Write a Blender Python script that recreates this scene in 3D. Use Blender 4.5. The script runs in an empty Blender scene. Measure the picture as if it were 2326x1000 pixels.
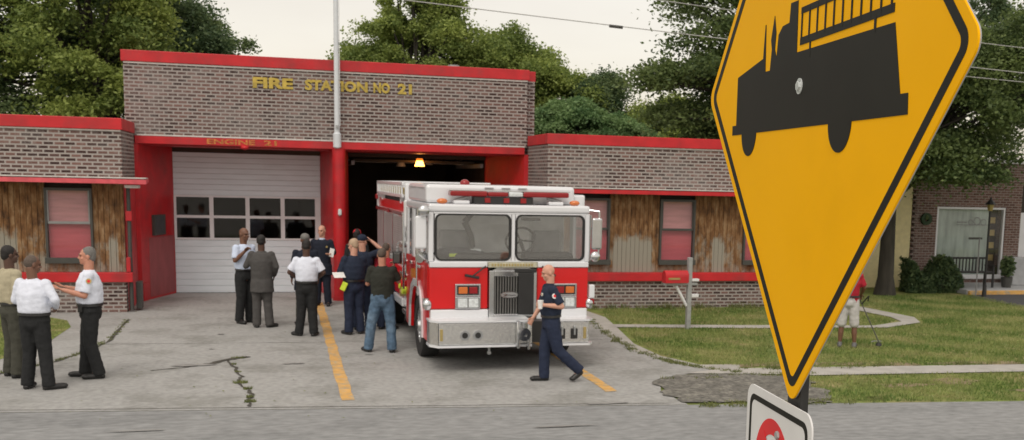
import bpy, bmesh, math, random
import numpy as np
from mathutils import Vector, Matrix, noise
R = math.radians
rnd = random.Random(7)
rng = np.random.default_rng(7)
scene = bpy.context.scene
C = scene.collection

# ------------------------------------------------------------------ camera
cam_d = bpy.data.cameras.new('camera'); cam = bpy.data.objects.new('camera', cam_d); C.objects.link(cam)
CAM_R = (0.961546, -0.273628, 0.023614); CAM_D = (-0.016126, -0.142083, -0.989723); CAM_F = (0.274171, 0.951283, -0.141032)
m = Matrix(((CAM_R[0], -CAM_D[0], -CAM_F[0], 0), (CAM_R[1], -CAM_D[1], -CAM_F[1], 0), (CAM_R[2], -CAM_D[2], -CAM_F[2], 2.95), (0, 0, 0, 1)))
cam.matrix_world = m
cam_d.sensor_width = 36; cam_d.lens = 39.06684
cam_d.shift_x = -0.086423; cam_d.shift_y = 0.116242
cam_d.dof.use_dof = True; cam_d.dof.focus_distance = 2.1; cam_d.dof.aperture_fstop = 17
cam_d.clip_start = 0.05; cam_d.clip_end = 1500
scene.camera = cam

# ------------------------------------------------------------------ world, sun, exposure
SUN_EL, SUN_AZ = R(52), R(205)      # azimuth measured from +Y clockwise: behind the camera, to its left
w = bpy.data.worlds.new('World'); scene.world = w; w.use_nodes = True
nt = w.node_tree; nt.nodes.clear()
out = nt.nodes.new('ShaderNodeOutputWorld'); add = nt.nodes.new('ShaderNodeAddShader')
sky = nt.nodes.new('ShaderNodeTexSky'); sky.sky_type = 'NISHITA'; sky.sun_disc = False
sky.sun_elevation = SUN_EL; sky.sun_rotation = SUN_AZ; sky.air_density = 1; sky.dust_density = 4
b1 = nt.nodes.new('ShaderNodeBackground'); b1.inputs[1].default_value = 0.05
nt.links.new(sky.outputs[0], b1.inputs[0])
tc = nt.nodes.new('ShaderNodeTexCoord'); mp = nt.nodes.new('ShaderNodeMapping'); mp.inputs['Scale'].default_value = (1.2, 1.2, 4)
nz = nt.nodes.new('ShaderNodeTexNoise'); nz.inputs['Scale'].default_value = 1.6; nz.inputs['Detail'].default_value = 5
cr = nt.nodes.new('ShaderNodeValToRGB')
cr.color_ramp.elements[0].position = .3; cr.color_ramp.elements[0].color = (.73, .63, .51, 1)
cr.color_ramp.elements[1].position = .7; cr.color_ramp.elements[1].color = (.92, .84, .71, 1)
b2 = nt.nodes.new('ShaderNodeBackground'); b2.inputs[1].default_value = 0.90
nt.links.new(tc.outputs['Generated'], mp.inputs[0]); nt.links.new(mp.outputs[0], nz.inputs[0])
nt.links.new(nz.outputs[0], cr.inputs[0]); nt.links.new(cr.outputs[0], b2.inputs[0])
nt.links.new(b1.outputs[0], add.inputs[0]); nt.links.new(b2.outputs[0], add.inputs[1]); nt.links.new(add.outputs[0], out.inputs[0])
sl = bpy.data.lights.new('sun', 'SUN'); sl.energy = 0.9; sl.angle = R(25); sl.color = (1, .95, .88)
so = bpy.data.objects.new('sun', sl); C.objects.link(so)
sd = Vector((math.sin(SUN_AZ) * math.cos(SUN_EL), math.cos(SUN_AZ) * math.cos(SUN_EL), math.sin(SUN_EL)))
so.rotation_euler = sd.to_track_quat('Z', 'Y').to_euler(); so.location = (-5, 0, 30)
vs = scene.view_settings; vs.view_transform = 'Standard'; vs.look = 'None'; vs.exposure = 0.07; vs.gamma = 1
scene.cycles.use_denoising = True
scene.cycles.max_bounces = 8; scene.cycles.transparent_max_bounces = 12

# ------------------------------------------------------------------ materials
def mat(name, col, rough=.6, metal=0, var=.12, scale=8, spec=.5, bump=0, bscale=40, col2=None, c2pos=(.45, .6), c2scale=2, stretch=None, coat=0, emis=None, estr=0, trans=0):
    m = bpy.data.materials.new(name); m.use_nodes = True; n = m.node_tree; p = n.nodes['Principled BSDF']
    p.inputs['Roughness'].default_value = rough; p.inputs['Metallic'].default_value = metal
    p.inputs['Specular IOR Level'].default_value = spec; p.inputs['Coat Weight'].default_value = coat
    tc = n.nodes.new('ShaderNodeTexCoord'); src = tc.outputs['Object']
    if stretch:
        mp = n.nodes.new('ShaderNodeMapping'); mp.inputs['Scale'].default_value = stretch; n.links.new(src, mp.inputs[0]); src = mp.outputs[0]
    nz = n.nodes.new('ShaderNodeTexNoise'); nz.inputs['Scale'].default_value = scale; nz.inputs['Detail'].default_value = 6; n.links.new(src, nz.inputs[0])
    r = n.nodes.new('ShaderNodeMapRange'); r.inputs['From Min'].default_value = .3; r.inputs['From Max'].default_value = .7
    r.inputs['To Min'].default_value = 1 - var; r.inputs['To Max'].default_value = 1 + var; n.links.new(nz.outputs[0], r.inputs['Value'])
    base = n.nodes.new('ShaderNodeRGB'); base.outputs[0].default_value = (*col, 1); cur = base.outputs[0]
    if col2:
        n2 = n.nodes.new('ShaderNodeTexNoise'); n2.inputs['Scale'].default_value = c2scale; n2.inputs['Detail'].default_value = 8; n2.inputs['Roughness'].default_value = .65; n.links.new(src, n2.inputs[0])
        rr = n.nodes.new('ShaderNodeMapRange'); rr.inputs['From Min'].default_value = c2pos[0]; rr.inputs['From Max'].default_value = c2pos[1]; n.links.new(n2.outputs[0], rr.inputs['Value'])
        mx = n.nodes.new('ShaderNodeMix'); mx.data_type = 'RGBA'; n.links.new(rr.outputs[0], mx.inputs[0]); n.links.new(cur, mx.inputs[6]); mx.inputs[7].default_value = (*col2, 1); cur = mx.outputs[2]
    vm = n.nodes.new('ShaderNodeVectorMath'); vm.operation = 'SCALE'; n.links.new(cur, vm.inputs[0]); n.links.new(r.outputs[0], vm.inputs['Scale'])
    n.links.new(vm.outputs[0], p.inputs['Base Color'])
    if bump:
        b = n.nodes.new('ShaderNodeBump'); b.inputs['Strength'].default_value = bump; b.inputs['Distance'].default_value = .02
        n3 = n.nodes.new('ShaderNodeTexNoise'); n3.inputs['Scale'].default_value = bscale; n3.inputs['Detail'].default_value = 5; n.links.new(src, n3.inputs[0])
        n.links.new(n3.outputs[0], b.inputs['Height']); n.links.new(b.outputs[0], p.inputs['Normal'])
    if emis: p.inputs['Emission Color'].default_value = (*emis, 1); p.inputs['Emission Strength'].default_value = estr
    if trans: p.inputs['Transmission Weight'].default_value = trans
    return m

def brick_mat(name, c1, c2, mortar, wash=(.42, .41, .40), wash_amt=.6, bw=.215, rh=.075, ms=.012):
    m = bpy.data.materials.new(name); m.use_nodes = True; n = m.node_tree; p = n.nodes['Principled BSDF']; p.inputs['Roughness'].default_value = .85
    p.inputs['Specular IOR Level'].default_value = .25
    tc = n.nodes.new('ShaderNodeTexCoord'); sp = n.nodes.new('ShaderNodeSeparateXYZ'); n.links.new(tc.outputs['Object'], sp.inputs[0])
    ad = n.nodes.new('ShaderNodeMath'); ad.operation = 'ADD'; n.links.new(sp.outputs[0], ad.inputs[0]); n.links.new(sp.outputs[1], ad.inputs[1])
    cb = n.nodes.new('ShaderNodeCombineXYZ'); n.links.new(ad.outputs[0], cb.inputs[0]); n.links.new(sp.outputs[2], cb.inputs[1])
    br = n.nodes.new('ShaderNodeTexBrick'); br.inputs['Scale'].default_value = 1; br.inputs['Brick Width'].default_value = bw; br.inputs['Row Height'].default_value = rh
    br.inputs['Mortar Size'].default_value = ms; br.inputs['Mortar Smooth'].default_value = .3; br.inputs['Bias'].default_value = -.1
    br.inputs['Color1'].default_value = (*c1, 1); br.inputs['Color2'].default_value = (*c2, 1); br.inputs['Mortar'].default_value = (*mortar, 1)
    n.links.new(cb.outputs[0], br.inputs['Vector'])
    # whitish efflorescence on some bricks and in broad weathered patches
    nz = n.nodes.new('ShaderNodeTexNoise'); nz.inputs['Scale'].default_value = 16; nz.inputs['Detail'].default_value = 5; nz.inputs['Roughness'].default_value = .75; n.links.new(tc.outputs['Object'], nz.inputs[0])
    n2 = n.nodes.new('ShaderNodeTexNoise'); n2.inputs['Scale'].default_value = .9; n2.inputs['Detail'].default_value = 4; n.links.new(tc.outputs['Object'], n2.inputs[0])
    mu = n.nodes.new('ShaderNodeMath'); mu.operation = 'ADD'; n.links.new(nz.outputs[0], mu.inputs[0]); n.links.new(n2.outputs[0], mu.inputs[1])
    mr = n.nodes.new('ShaderNodeMapRange'); mr.inputs['From Min'].default_value = .95; mr.inputs['From Max'].default_value = 1.35; mr.inputs['To Max'].default_value = wash_amt; n.links.new(mu.outputs[0], mr.inputs['Value'])
    mx = n.nodes.new('ShaderNodeMix'); mx.data_type = 'RGBA'; n.links.new(mr.outputs[0], mx.inputs[0]); n.links.new(br.outputs['Color'], mx.inputs[6]); mx.inputs[7].default_value = (*wash, 1)
    n.links.new(mx.outputs[2], p.inputs['Base Color'])
    b = n.nodes.new('ShaderNodeBump'); b.inputs['Strength'].default_value = .6; b.inputs['Distance'].default_value = .01; b.invert = True
    n.links.new(br.outputs['Fac'], b.inputs['Height']); n.links.new(b.outputs[0], p.inputs['Normal'])
    return m

def leaf_mat(name, dark, light):
    m = bpy.data.materials.new(name); m.use_nodes = True; n = m.node_tree; p = n.nodes['Principled BSDF']; p.inputs['Roughness'].default_value = .55; p.inputs['Specular IOR Level'].default_value = .3
    at = n.nodes.new('ShaderNodeAttribute'); at.attribute_name = 'tone'
    mx = n.nodes.new('ShaderNodeMix'); mx.data_type = 'RGBA'; n.links.new(at.outputs['Fac'], mx.inputs[0]); mx.inputs[6].default_value = (*dark, 1); mx.inputs[7].default_value = (*light, 1)
    n.links.new(mx.outputs[2], p.inputs['Base Color'])
    tr = n.nodes.new('ShaderNodeBsdfTranslucent'); n.links.new(mx.outputs[2], tr.inputs[0])
    ms = n.nodes.new('ShaderNodeMixShader'); ms.inputs[0].default_value = .4
    n.links.new(p.outputs[0], ms.inputs[1]); n.links.new(tr.outputs[0], ms.inputs[2]); n.links.new(ms.outputs[0], n.nodes['Material Output'].inputs[0])
    return m

def glass_mat(name, tint=(1, 1, 1), refl=.3):
    m = bpy.data.materials.new(name); m.use_nodes = True; n = m.node_tree; n.nodes.remove(n.nodes['Principled BSDF'])
    g = n.nodes.new('ShaderNodeBsdfGlossy'); g.inputs['Roughness'].default_value = .03
    t = n.nodes.new('ShaderNodeBsdfTransparent'); t.inputs[0].default_value = (*tint, 1)
    f = n.nodes.new('ShaderNodeLayerWeight'); f.inputs[0].default_value = .5; pw = n.nodes.new('ShaderNodeMath'); pw.operation = 'POWER'; pw.inputs[1].default_value = 4; n.links.new(f.outputs['Facing'], pw.inputs[0])
    a = n.nodes.new('ShaderNodeMath'); a.operation = 'ADD'; a.inputs[1].default_value = refl; a.use_clamp = True; n.links.new(pw.outputs[0], a.inputs[0])
    x = n.nodes.new('ShaderNodeMixShader'); n.links.new(a.outputs[0], x.inputs[0]); n.links.new(t.outputs[0], x.inputs[1]); n.links.new(g.outputs[0], x.inputs[2])
    n.links.new(x.outputs[0], n.nodes['Material Output'].inputs[0]); return m

M = {}
M['brick'] = brick_mat('station_brick', (.045, .024, .022), (.215, .122, .105), (.335, .305, .285), wash=(.32, .30, .285), wash_amt=.6, ms=.019, rh=.079, bw=.2)
M['shopbrick'] = brick_mat('shop_brick', (.12, .065, .052), (.22, .13, .11), (.30, .26, .23), wash_amt=.4)
M['red'] = mat('red_paint', (.50, .012, .018), .5, var=.15, scale=3, col2=(.36, .028, .03), c2pos=(.48, .72), bump=.15)
M['redfade'] = mat('faded_red_paint', (.33, .07, .075), .6, var=.15, scale=4, stretch=(1, 1, .5))
M['flash'] = mat('pale_flashing', (.58, .56, .53), .6)
M['redpink'] = mat('sun_bleached_red', (.62, .09, .11), .6, var=.15)
M['white'] = mat('white_paint', (.74, .75, .77), .45, var=.04, scale=3)
M['doorwhite'] = mat('door_white', (.72, .80, .85), .5, var=.05, scale=2, stretch=(1, 1, 4))
M['dark'] = mat('dark_interior', (.05, .042, .035), .9)
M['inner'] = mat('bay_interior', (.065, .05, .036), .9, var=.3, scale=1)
M['roof'] = mat('roof_felt', (.12, .12, .12), .9)
M['frame'] = mat('dark_frame', (.055, .055, .05), .5)
M['gframe'] = mat('grey_frame', (.25, .25, .25), .5)
M['blind'] = mat('red_blind', (.50, .085, .11), .7, var=.12, scale=2.5, stretch=(.6, 1, 5))
M['blindtop'] = mat('pale_red_blind', (.58, .27, .28), .7, var=.15, scale=3, stretch=(.6, 1, 5))  # upper half of the blind, paler and pinker than the lower
M['glassdark'] = glass_mat('window_glass', (.97, .97, .97), .05)
M['glassdoor'] = glass_mat('door_glass', (.6, .6, .6), .04)
M['glasscab'] = glass_mat('windshield_glass', (.97, .98, .98), .17)
M['gold'] = mat('gold_letters', (.46, .34, .06), .5, var=.3)
M['goldold'] = mat('worn_gold', (.50, .17, .04), .6, var=.4, scale=20)
M['concrete'] = mat('concrete', (.335, .335, .325), .85, var=.15, scale=11, bump=.2, bscale=60, col2=(.24, .24, .225), c2pos=(.47, .66), c2scale=.9, spec=.3)
M['walkc'] = mat('old_concrete', (.40, .385, .355), .9, var=.15, scale=3, bump=.3, col2=(.22, .23, .18), c2pos=(.55, .75), c2scale=1.5, spec=.3)
M['road'] = mat('road_asphalt', (.255, .26, .26), .9, var=.2, scale=9, bump=.25, bscale=90, stretch=(.6, 1.2, 1), col2=(.19, .195, .195), c2pos=(.5, .7), c2scale=.8, spec=.3)
M['patch'] = mat('asphalt_patch', (.145, .140, .125), .95, var=.35, scale=16, bump=.5, bscale=50, spec=.2, col2=(.24, .23, .20), c2pos=(.45, .68), c2scale=4)
M['lot'] = mat('parking_asphalt', (.06, .06, .065), .9, var=.2)
M['yellowline'] = mat('yellow_paint', (.60, .345, .10), .8, var=.15, scale=8, col2=(.38, .33, .24), c2pos=(.47, .66), c2scale=6)
M['soil'] = mat('lawn_ground', (.16, .20, .055), .95, var=.35, scale=5, col2=(.26, .23, .11), c2pos=(.48, .64), c2scale=1.3, bump=.5, bscale=50, spec=.1)
M['dry'] = mat('dry_soil', (.24, .19, .11), .95, var=.3, scale=9, bump=.5)
M['crack'] = mat('crack_dirt', (.06, .055, .045), 1, var=.4, scale=10)
M['stain'] = mat('oil_stain', (.25, .245, .235), .85, var=.2, scale=6)
M['chrome'] = mat('chrome', (.62, .63, .64), .18, 1, var=.05)
M['fin'] = mat('grille_metal', (.22, .22, .21), .35, .8, var=.1)
M['steel'] = mat('brushed_steel', (.60, .60, .59), .26, 1, var=.12, scale=30, bump=.4, bscale=90)
M['galv'] = mat('galvanised_post', (.36, .37, .37), .55, .3, var=.15)
M['black'] = mat('black_plastic', (.018, .018, .018), .5)
M['rubber'] = mat('rubber', (.02, .02, .02), .8)
M['ered'] = mat('engine_red', (.60, .008, .010), .3, var=.05, scale=2, coat=.3, spec=.4)
M['ewhite'] = mat('engine_white', (.70, .715, .74), .25, var=.03, scale=2, coat=.5)
M['egrey'] = mat('engine_interior_grey', (.78, .79, .79), .7, var=.2, scale=3)
M['lred'] = mat('red_lens', (.26, .004, .008), .25, coat=.3, var=.1)
M['amber'] = mat('amber_lens', (.60, .15, .02), .15, coat=1, var=.05)
M['lclear'] = mat('clear_lens', (.62, .66, .66), .1, coat=1, var=.2, scale=30)
M['shutter'] = mat('roll_shutter', (.40, .36, .36), .4, .3, var=.1, scale=3)
M['lime'] = mat('lime_reflective', (.60, .75, .05), .6)
M['tan'] = mat('brass', (.45, .35, .14), .4, .5)
M['plate'] = mat('name_plate_cream', (.52, .50, .38), .4, .3, var=.2, scale=25)
M['signy'] = mat('sign_yellow', (.88, .44, .0), .5, var=.05, scale=5, spec=.07, col2=(.82, .42, .004), c2pos=(.45, .75), c2scale=2.5)
M['signb'] = mat('sign_black', (.014, .014, .011), .55, spec=.18, var=.2, scale=6, col2=(.06, .055, .045), c2pos=(.62, .8), c2scale=3)  # smudges and a soft reflection put into the black as paler blotches
M['signw'] = mat('sign_white', (.66, .66, .66), .5, var=.05, scale=12)
M['signr'] = mat('sign_red', (.66, .01, .015), .45)
M['bark'] = mat('bark', (.045, .04, .032), .95, var=.4, scale=6, stretch=(1, 1, .2), bump=.8, bscale=12)
M['yellowwall'] = mat('yellow_wall', (.78, .68, .38), .8, var=.08)
M['shopglass'] = mat('shop_curtain', (.42, .50, .45), .6, var=.25, scale=2.2, stretch=(3, 1, .5))
M['stone'] = mat('pale_stone', (.36, .37, .38), .8, var=.1)
M['lamp'] = mat('lit_lamp', (1, .6, .2), .5, emis=(1, .38, .07), estr=9)
M['lampglow'] = mat('lamp_halo_glow', (1, .4, .1), .5, emis=(1, .22, .02), estr=1.2)  # cap of the lit lamp emits orange to imitate the halo round it
M['lampoff'] = mat('unlit_lamp', (.5, .5, .46), .4)
M['flag'] = mat('flagpole_white', (.62, .66, .69), .4, var=.06, scale=3)
M['cable'] = mat('cable_grey', (.4, .4, .39), .7)
M['leafA'] = leaf_mat('leaf_dark', (.055, .10, .05), (.19, .25, .10))
M['leafB'] = leaf_mat('leaf_mid', (.12, .18, .05), (.36, .43, .11))
M['leafC'] = leaf_mat('leaf_pale', (.085, .17, .065), (.25, .37, .15))
M['leafD'] = leaf_mat('leaf_oak', (.045, .080, .030), (.20, .26, .085))
M['grass'] = leaf_mat('grass_blades', (.12, .20, .045), (.40, .40, .17))
M['weed'] = leaf_mat('weed_blades', (.10, .14, .045), (.26, .27, .10))

def siding_mat():
    m = bpy.data.materials.new('stained_wood'); m.use_nodes = True; n = m.node_tree; p = n.nodes['Principled BSDF']; p.inputs['Roughness'].default_value = .8; p.inputs['Specular IOR Level'].default_value = .2
    tc = n.nodes.new('ShaderNodeTexCoord')
    def ns(sc, st, d=8, ro=.6):
        mp = n.nodes.new('ShaderNodeMapping'); mp.inputs['Scale'].default_value = st; n.links.new(tc.outputs['Object'], mp.inputs[0])
        z = n.nodes.new('ShaderNodeTexNoise'); z.inputs['Scale'].default_value = sc; z.inputs['Detail'].default_value = d; z.inputs['Roughness'].default_value = ro; n.links.new(mp.outputs[0], z.inputs[0]); return z.outputs[0]
    cr = n.nodes.new('ShaderNodeValToRGB'); e = cr.color_ramp.elements
    e[0].position = .34; e[0].color = (.065, .036, .022, 1); e[1].position = .70; e[1].color = (.38, .26, .15, 1)
    x = e.new(.5); x.color = (.20, .10, .042, 1)
    n.links.new(ns(3.2, (3.2, 3.2, 1.0), 10, .72), cr.inputs[0])
    # peeled grey wood, mostly low on the boards
    sp = n.nodes.new('ShaderNodeSeparateXYZ'); n.links.new(tc.outputs['Object'], sp.inputs[0])
    mr = n.nodes.new('ShaderNodeMapRange'); mr.inputs['From Min'].default_value = 2.0; mr.inputs['From Max'].default_value = .9; mr.inputs['To Min'].default_value = -.12; mr.inputs['To Max'].default_value = .07; n.links.new(sp.outputs[2], mr.inputs['Value'])
    ad = n.nodes.new('ShaderNodeMath'); ad.operation = 'ADD'; n.links.new(ns(2.6, (2.2, 2.2, 1.1), 10, .75), ad.inputs[0]); n.links.new(mr.outputs[0], ad.inputs[1])
    for xc, hw, amt in ((7.9, .50, .42), (10.05, .16, .30), (-5.35, .22, .30), (-3.35, .10, .2)):   # boards where the stain has gone altogether
        u = n.nodes.new('ShaderNodeMath'); u.operation = 'SUBTRACT'; u.inputs[1].default_value = xc; n.links.new(sp.outputs[0], u.inputs[0])
        v_ = n.nodes.new('ShaderNodeMath'); v_.operation = 'ABSOLUTE'; n.links.new(u.outputs[0], v_.inputs[0])
        k_ = n.nodes.new('ShaderNodeMapRange'); k_.inputs['From Min'].default_value = hw; k_.inputs['From Max'].default_value = hw * .85; k_.inputs['To Max'].default_value = amt; n.links.new(v_.outputs[0], k_.inputs['Value'])
        z_ = n.nodes.new('ShaderNodeMapRange'); z_.inputs['From Min'].default_value = 1.78; z_.inputs['From Max'].default_value = 1.42; n.links.new(sp.outputs[2], z_.inputs['Value'])
        p_ = n.nodes.new('ShaderNodeMath'); p_.operation = 'MULTIPLY'; n.links.new(k_.outputs[0], p_.inputs[0]); n.links.new(z_.outputs[0], p_.inputs[1])
        a2 = n.nodes.new('ShaderNodeMath'); a2.operation = 'ADD'; n.links.new(ad.outputs[0], a2.inputs[0]); n.links.new(p_.outputs[0], a2.inputs[1]); ad = a2
    m2 = n.nodes.new('ShaderNodeMapRange'); m2.inputs['From Min'].default_value = .48; m2.inputs['From Max'].default_value = .66; n.links.new(ad.outputs[0], m2.inputs['Value'])
    mx = n.nodes.new('ShaderNodeMix'); mx.data_type = 'RGBA'; n.links.new(m2.outputs[0], mx.inputs[0]); n.links.new(cr.outputs[0], mx.inputs[6]); mx.inputs[7].default_value = (.29, .27, .225, 1)
    n.links.new(mx.outputs[2], p.inputs['Base Color'])
    return m
M['siding'] = siding_mat()
M['greyboard'] = mat('peeled_board', (.29, .29, .27), .85, var=.15, scale=6, stretch=(4, 4, .6))

# ------------------------------------------------------------------ mesh helpers
class MB:
    def __init__(s): s.v = []; s.f = []
    def add(s, vs, fs):
        o = len(s.v); s.v += [tuple(x) for x in vs]; s.f += [tuple(i + o for i in f) for f in fs]; return s
    def bm(s, b):
        b.verts.index_update(); s.add([v.co[:] for v in b.verts], [[v.index for v in f.verts] for f in b.faces]); b.free(); return s
    def box(s, x0, x1, y0, y1, z0, z1, bev=0, seg=2):
        if not bev:
            return s.add([(x0, y0, z0), (x1, y0, z0), (x1, y1, z0), (x0, y1, z0), (x0, y0, z1), (x1, y0, z1), (x1, y1, z1), (x0, y1, z1)],
                         [(0, 3, 2, 1), (4, 5, 6, 7), (0, 1, 5, 4), (1, 2, 6, 5), (2, 3, 7, 6), (3, 0, 4, 7)])
        b = bmesh.new(); bmesh.ops.create_cube(b, size=1, matrix=Matrix.Translation(((x0 + x1) / 2, (y0 + y1) / 2, (z0 + z1) / 2)) @ Matrix.Diagonal((x1 - x0, y1 - y0, z1 - z0, 1)))
        bmesh.ops.bevel(b, geom=b.edges[:], offset=bev, segments=seg, affect='EDGES', profile=.5); return s.bm(b)
    def prism(s, pts, a, lo, hi, fn=None):   # polygon (p,q) extruded along axis a
        n = len(pts)
        def P(p, q, t): return {'x': (t, p, q), 'y': (p, t, q), 'z': (p, q, t)}[a]
        vs = [P(p, q, lo) for p, q in pts] + [P(p, q, hi) for p, q in pts]
        return s.add(vs, [tuple(range(n))[::-1], tuple(range(n, 2 * n))] + [(i, (i + 1) % n, (i + 1) % n + n, i + n) for i in range(n)])
    def cyl(s, p, q, r, r2=None, n=16, caps=True):
        p = Vector(p); q = Vector(q); d = (q - p).normalized(); r2 = r if r2 is None else r2
        u = d.orthogonal().normalized(); w = d.cross(u)
        vs = [p + (u * math.cos(2 * math.pi * i / n) + w * math.sin(2 * math.pi * i / n)) * r for i in range(n)] + [q + (u * math.cos(2 * math.pi * i / n) + w * math.sin(2 * math.pi * i / n)) * r2 for i in range(n)]
        fs = [(i, (i + 1) % n, (i + 1) % n + n, i + n) for i in range(n)]
        if caps: fs += [tuple(range(n))[::-1], tuple(range(n, 2 * n))]
        return s.add(vs, fs)
    def path(s, pts, r, n=8):
        for a, b in zip(pts[:-1], pts[1:]): s.cyl(a, b, r, n=n)
        return s
    def ring(s, p, d, r0, r1, t, n=28):      # flat annulus, thickness t along d
        p = Vector(p); d = Vector(d).normalized(); u = d.orthogonal().normalized(); w = d.cross(u); vs = []
        for rr, k in ((r0, 0), (r1, 0), (r1, t), (r0, t)):
            vs += [p + (u * math.cos(2 * math.pi * i / n) + w * math.sin(2 * math.pi * i / n)) * rr + d * k for i in range(n)]
        fs = []
        for a in range(4):
            b = (a + 1) % 4; fs += [(a * n + i, a * n + (i + 1) % n, b * n + (i + 1) % n, b * n + i) for i in range(n)]
        return s.add(vs, fs)
    def ell(s, c, r, n=14, k=9, rot=None):
        c = Vector(c); vs = []; fs = []
        for j in range(k + 1):
            t = math.pi * j / k
            for i in range(n):
                a = 2 * math.pi * i / n; v = Vector((r[0] * math.sin(t) * math.cos(a), r[1] * math.sin(t) * math.sin(a), r[2] * math.cos(t)))
                if rot: v = rot @ v
                vs.append(c + v)
        for j in range(k):
            for i in range(n): fs.append((j * n + i, (j + 1) * n + i, (j + 1) * n + (i + 1) % n, j * n + (i + 1) % n))
        return s.add(vs, fs)
    def mesh(s, name):
        me = bpy.data.meshes.new(name); me.from_pydata(s.v, [], s.f); me.update(); return me
    def build(s, name, m, parent=None, smooth=False, fix=True):
        me = s.mesh(name)
        if fix:
            b = bmesh.new(); b.from_mesh(me); bmesh.ops.remove_doubles(b, verts=b.verts, dist=1e-6); bmesh.ops.recalc_face_normals(b, faces=b.faces); b.to_mesh(me); b.free()
        me.materials.append(m)
        if smooth:
            for p in me.polygons: p.use_smooth = True
            try: me.set_sharp_from_angle(angle=R(40))
            except Exception: pass
        o = bpy.data.objects.new(name, me); C.objects.link(o)
        if parent: o.parent = parent
        return o
def tag(o, label=None, cat=None, group=None, kind=None):
    for k, v in (('label', label), ('category', cat), ('group', group), ('kind', kind)):
        if v: o[k] = v
    return o
def thing(name, label, cat, loc=(0, 0, 0), rz=0, group=None):
    o = bpy.data.objects.new(name, None); C.objects.link(o); o.location = loc; o.rotation_euler = (0, 0, rz); o.empty_display_size = .2
    return tag(o, label, cat, group)
def sheet(name, pts, z, m, kind='structure'):
    me = bpy.data.meshes.new(name); me.from_pydata([(x, y, z) for x, y in pts], [], [tuple(range(len(pts)))]); me.materials.append(m); me.update()
    if me.polygons[0].normal.z < 0: me.flip_normals()
    o = bpy.data.objects.new(name, me); C.objects.link(o); return tag(o, kind=kind)
def fast(name, V, F, m, parent=None, tone=None):
    me = bpy.data.meshes.new(name); V = np.asarray(V, np.float32); F = np.asarray(F, np.int32); k = F.shape[1]
    me.vertices.add(len(V)); me.vertices.foreach_set('co', V.ravel()); me.loops.add(F.size); me.loops.foreach_set('vertex_index', F.ravel())
    me.polygons.add(len(F)); me.polygons.foreach_set('loop_start', np.arange(0, F.size, k, dtype=np.int32)); me.polygons.foreach_set('loop_total', np.full(len(F), k, np.int32))
    me.update(calc_edges=True); me.materials.append(m)
    if tone is not None:
        a = me.attributes.new('tone', 'FLOAT', 'POINT'); a.data.foreach_set('value', np.asarray(tone, np.float32))
    o = bpy.data.objects.new(name, me); C.objects.link(o)
    if parent: o.parent = parent
    return o

# ------------------------------------------------------------------ ground
sheet('ground', [(-400, -200), (400, -200), (400, 500), (-400, 500)], 0, M['soil'])
def road_y(x): return 14.28 - .107 * x
sheet('road', [(-150, road_y(-150)), (150, road_y(150)), (150, road_y(150) - 11), (-150, road_y(-150) - 11)], .004, M['road'])
drive = [(-14, road_y(-14) + .0), (5.2, road_y(5.2)), (5.15, 14.7), (5.45, 15.6), (6.05, 16.0), (6.9, 15.82), (6.3, 16.7), (5.9, 18.28), (6.0, 20.49), (6.35, 22.0), (6.45, 24.8), (5.9, 24.8), (5.74, 26.9), (5.9, 41), (-3.3, 41), (-3.12, 26.9), (-3.1, 24.8), (-14, 24.8)]
sheet('driveway', drive, .008, M['concrete'])
sheet('walkway', [(6.9, 15.84), (7.2, 16.72), (6.54, 16.78), (6.19, 17.75), (6.17, 19.19), (6.54, 21.61), (6.74, 23.05), (6.6, 24.7), (6.2, 24.7), (6.3, 22.3), (6.0, 20.49), (5.9, 18.28), (6.3, 16.7)], .012, M['walkc'])
sheet('sidewalk', [(6.0, 16.02), (6.74, 16.36), (12.2, 16.03), (40, 14.3), (40, 13.5), (11.68, 15.38), (7.98, 15.56), (7.11, 15.82)], .016, M['walkc'])
sheet('footpath', [(6.47, 21.86), (9.6, 21.42), (12.2, 21.12), (13.2, 21.7), (13.4, 22.5), (13.2, 24.6), (13.75, 24.6), (13.95, 22.4), (13.55, 21.5), (12.3, 20.78), (9.41, 20.98), (6.5, 21.41)], .016, M['walkc'])
PT = [(5.14, 14.69), (5.41, 15.54), (6.03, 15.98), (7.11, 15.78), (7.55, 15.55), (7.65, 15.0), (7.5, 14.3), (7.25, 13.52), (7.0, 13.56), (6.02, 13.66), (5.25, 13.9)]; PP = []
for i in range(len(PT)):
    a_, b_ = PT[i], PT[(i + 1) % len(PT)]
    PP += [(a_[0] + (b_[0] - a_[0]) * j / 5 + rnd.uniform(-.13, .13), a_[1] + (b_[1] - a_[1]) * j / 5 + rnd.uniform(-.11, .11)) for j in range(5)]
sheet('asphalt_patch', PP, .020, M['patch'])
sheet('added_reflection_ground', [(-90, 12), (90, -7.3), (90, -90), (-90, -90)], .012, M['walkc'])  # unseen pale ground behind the camera, added so the glass reflects grey
sheet('parking_lot', [(18.2, 26.6), (18.2, 22.5), (45, 20.5), (45, 27.1), (18.9, 27.2)], .012, M['lot'])
sheet('lawn', [(-5.62, 25.0), (-4.6, 24.2), (-4.05, 23.5), (-3.82, 22.5), (-3.85, 20.6), (-4.0, 19.4), (-4.25, 18.6), (-9, 18.9), (-14, 19), (-14, 24.6), (-6.5, 24.7)], .012, M['soil'])
def mark(name, pts, m, z=.013): return sheet(name, pts, z, m)
def rough_quad(x, y0, y1, hw, n=40):
    L = []; Rr = []
    for i in range(n + 1):
        y = y0 + (y1 - y0) * i / n; L.append((x - hw + rnd.uniform(-.012, .012), y)); Rr.append((x + hw + rnd.uniform(-.012, .012), y))
    return L + Rr[::-1]
mark('lane_line', rough_quad(.80, 14.72, 26.3, .085), M['yellowline'])
mark('lane_line', rough_quad(4.44, 14.76, 26.3, .085), M['yellowline'])
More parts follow.
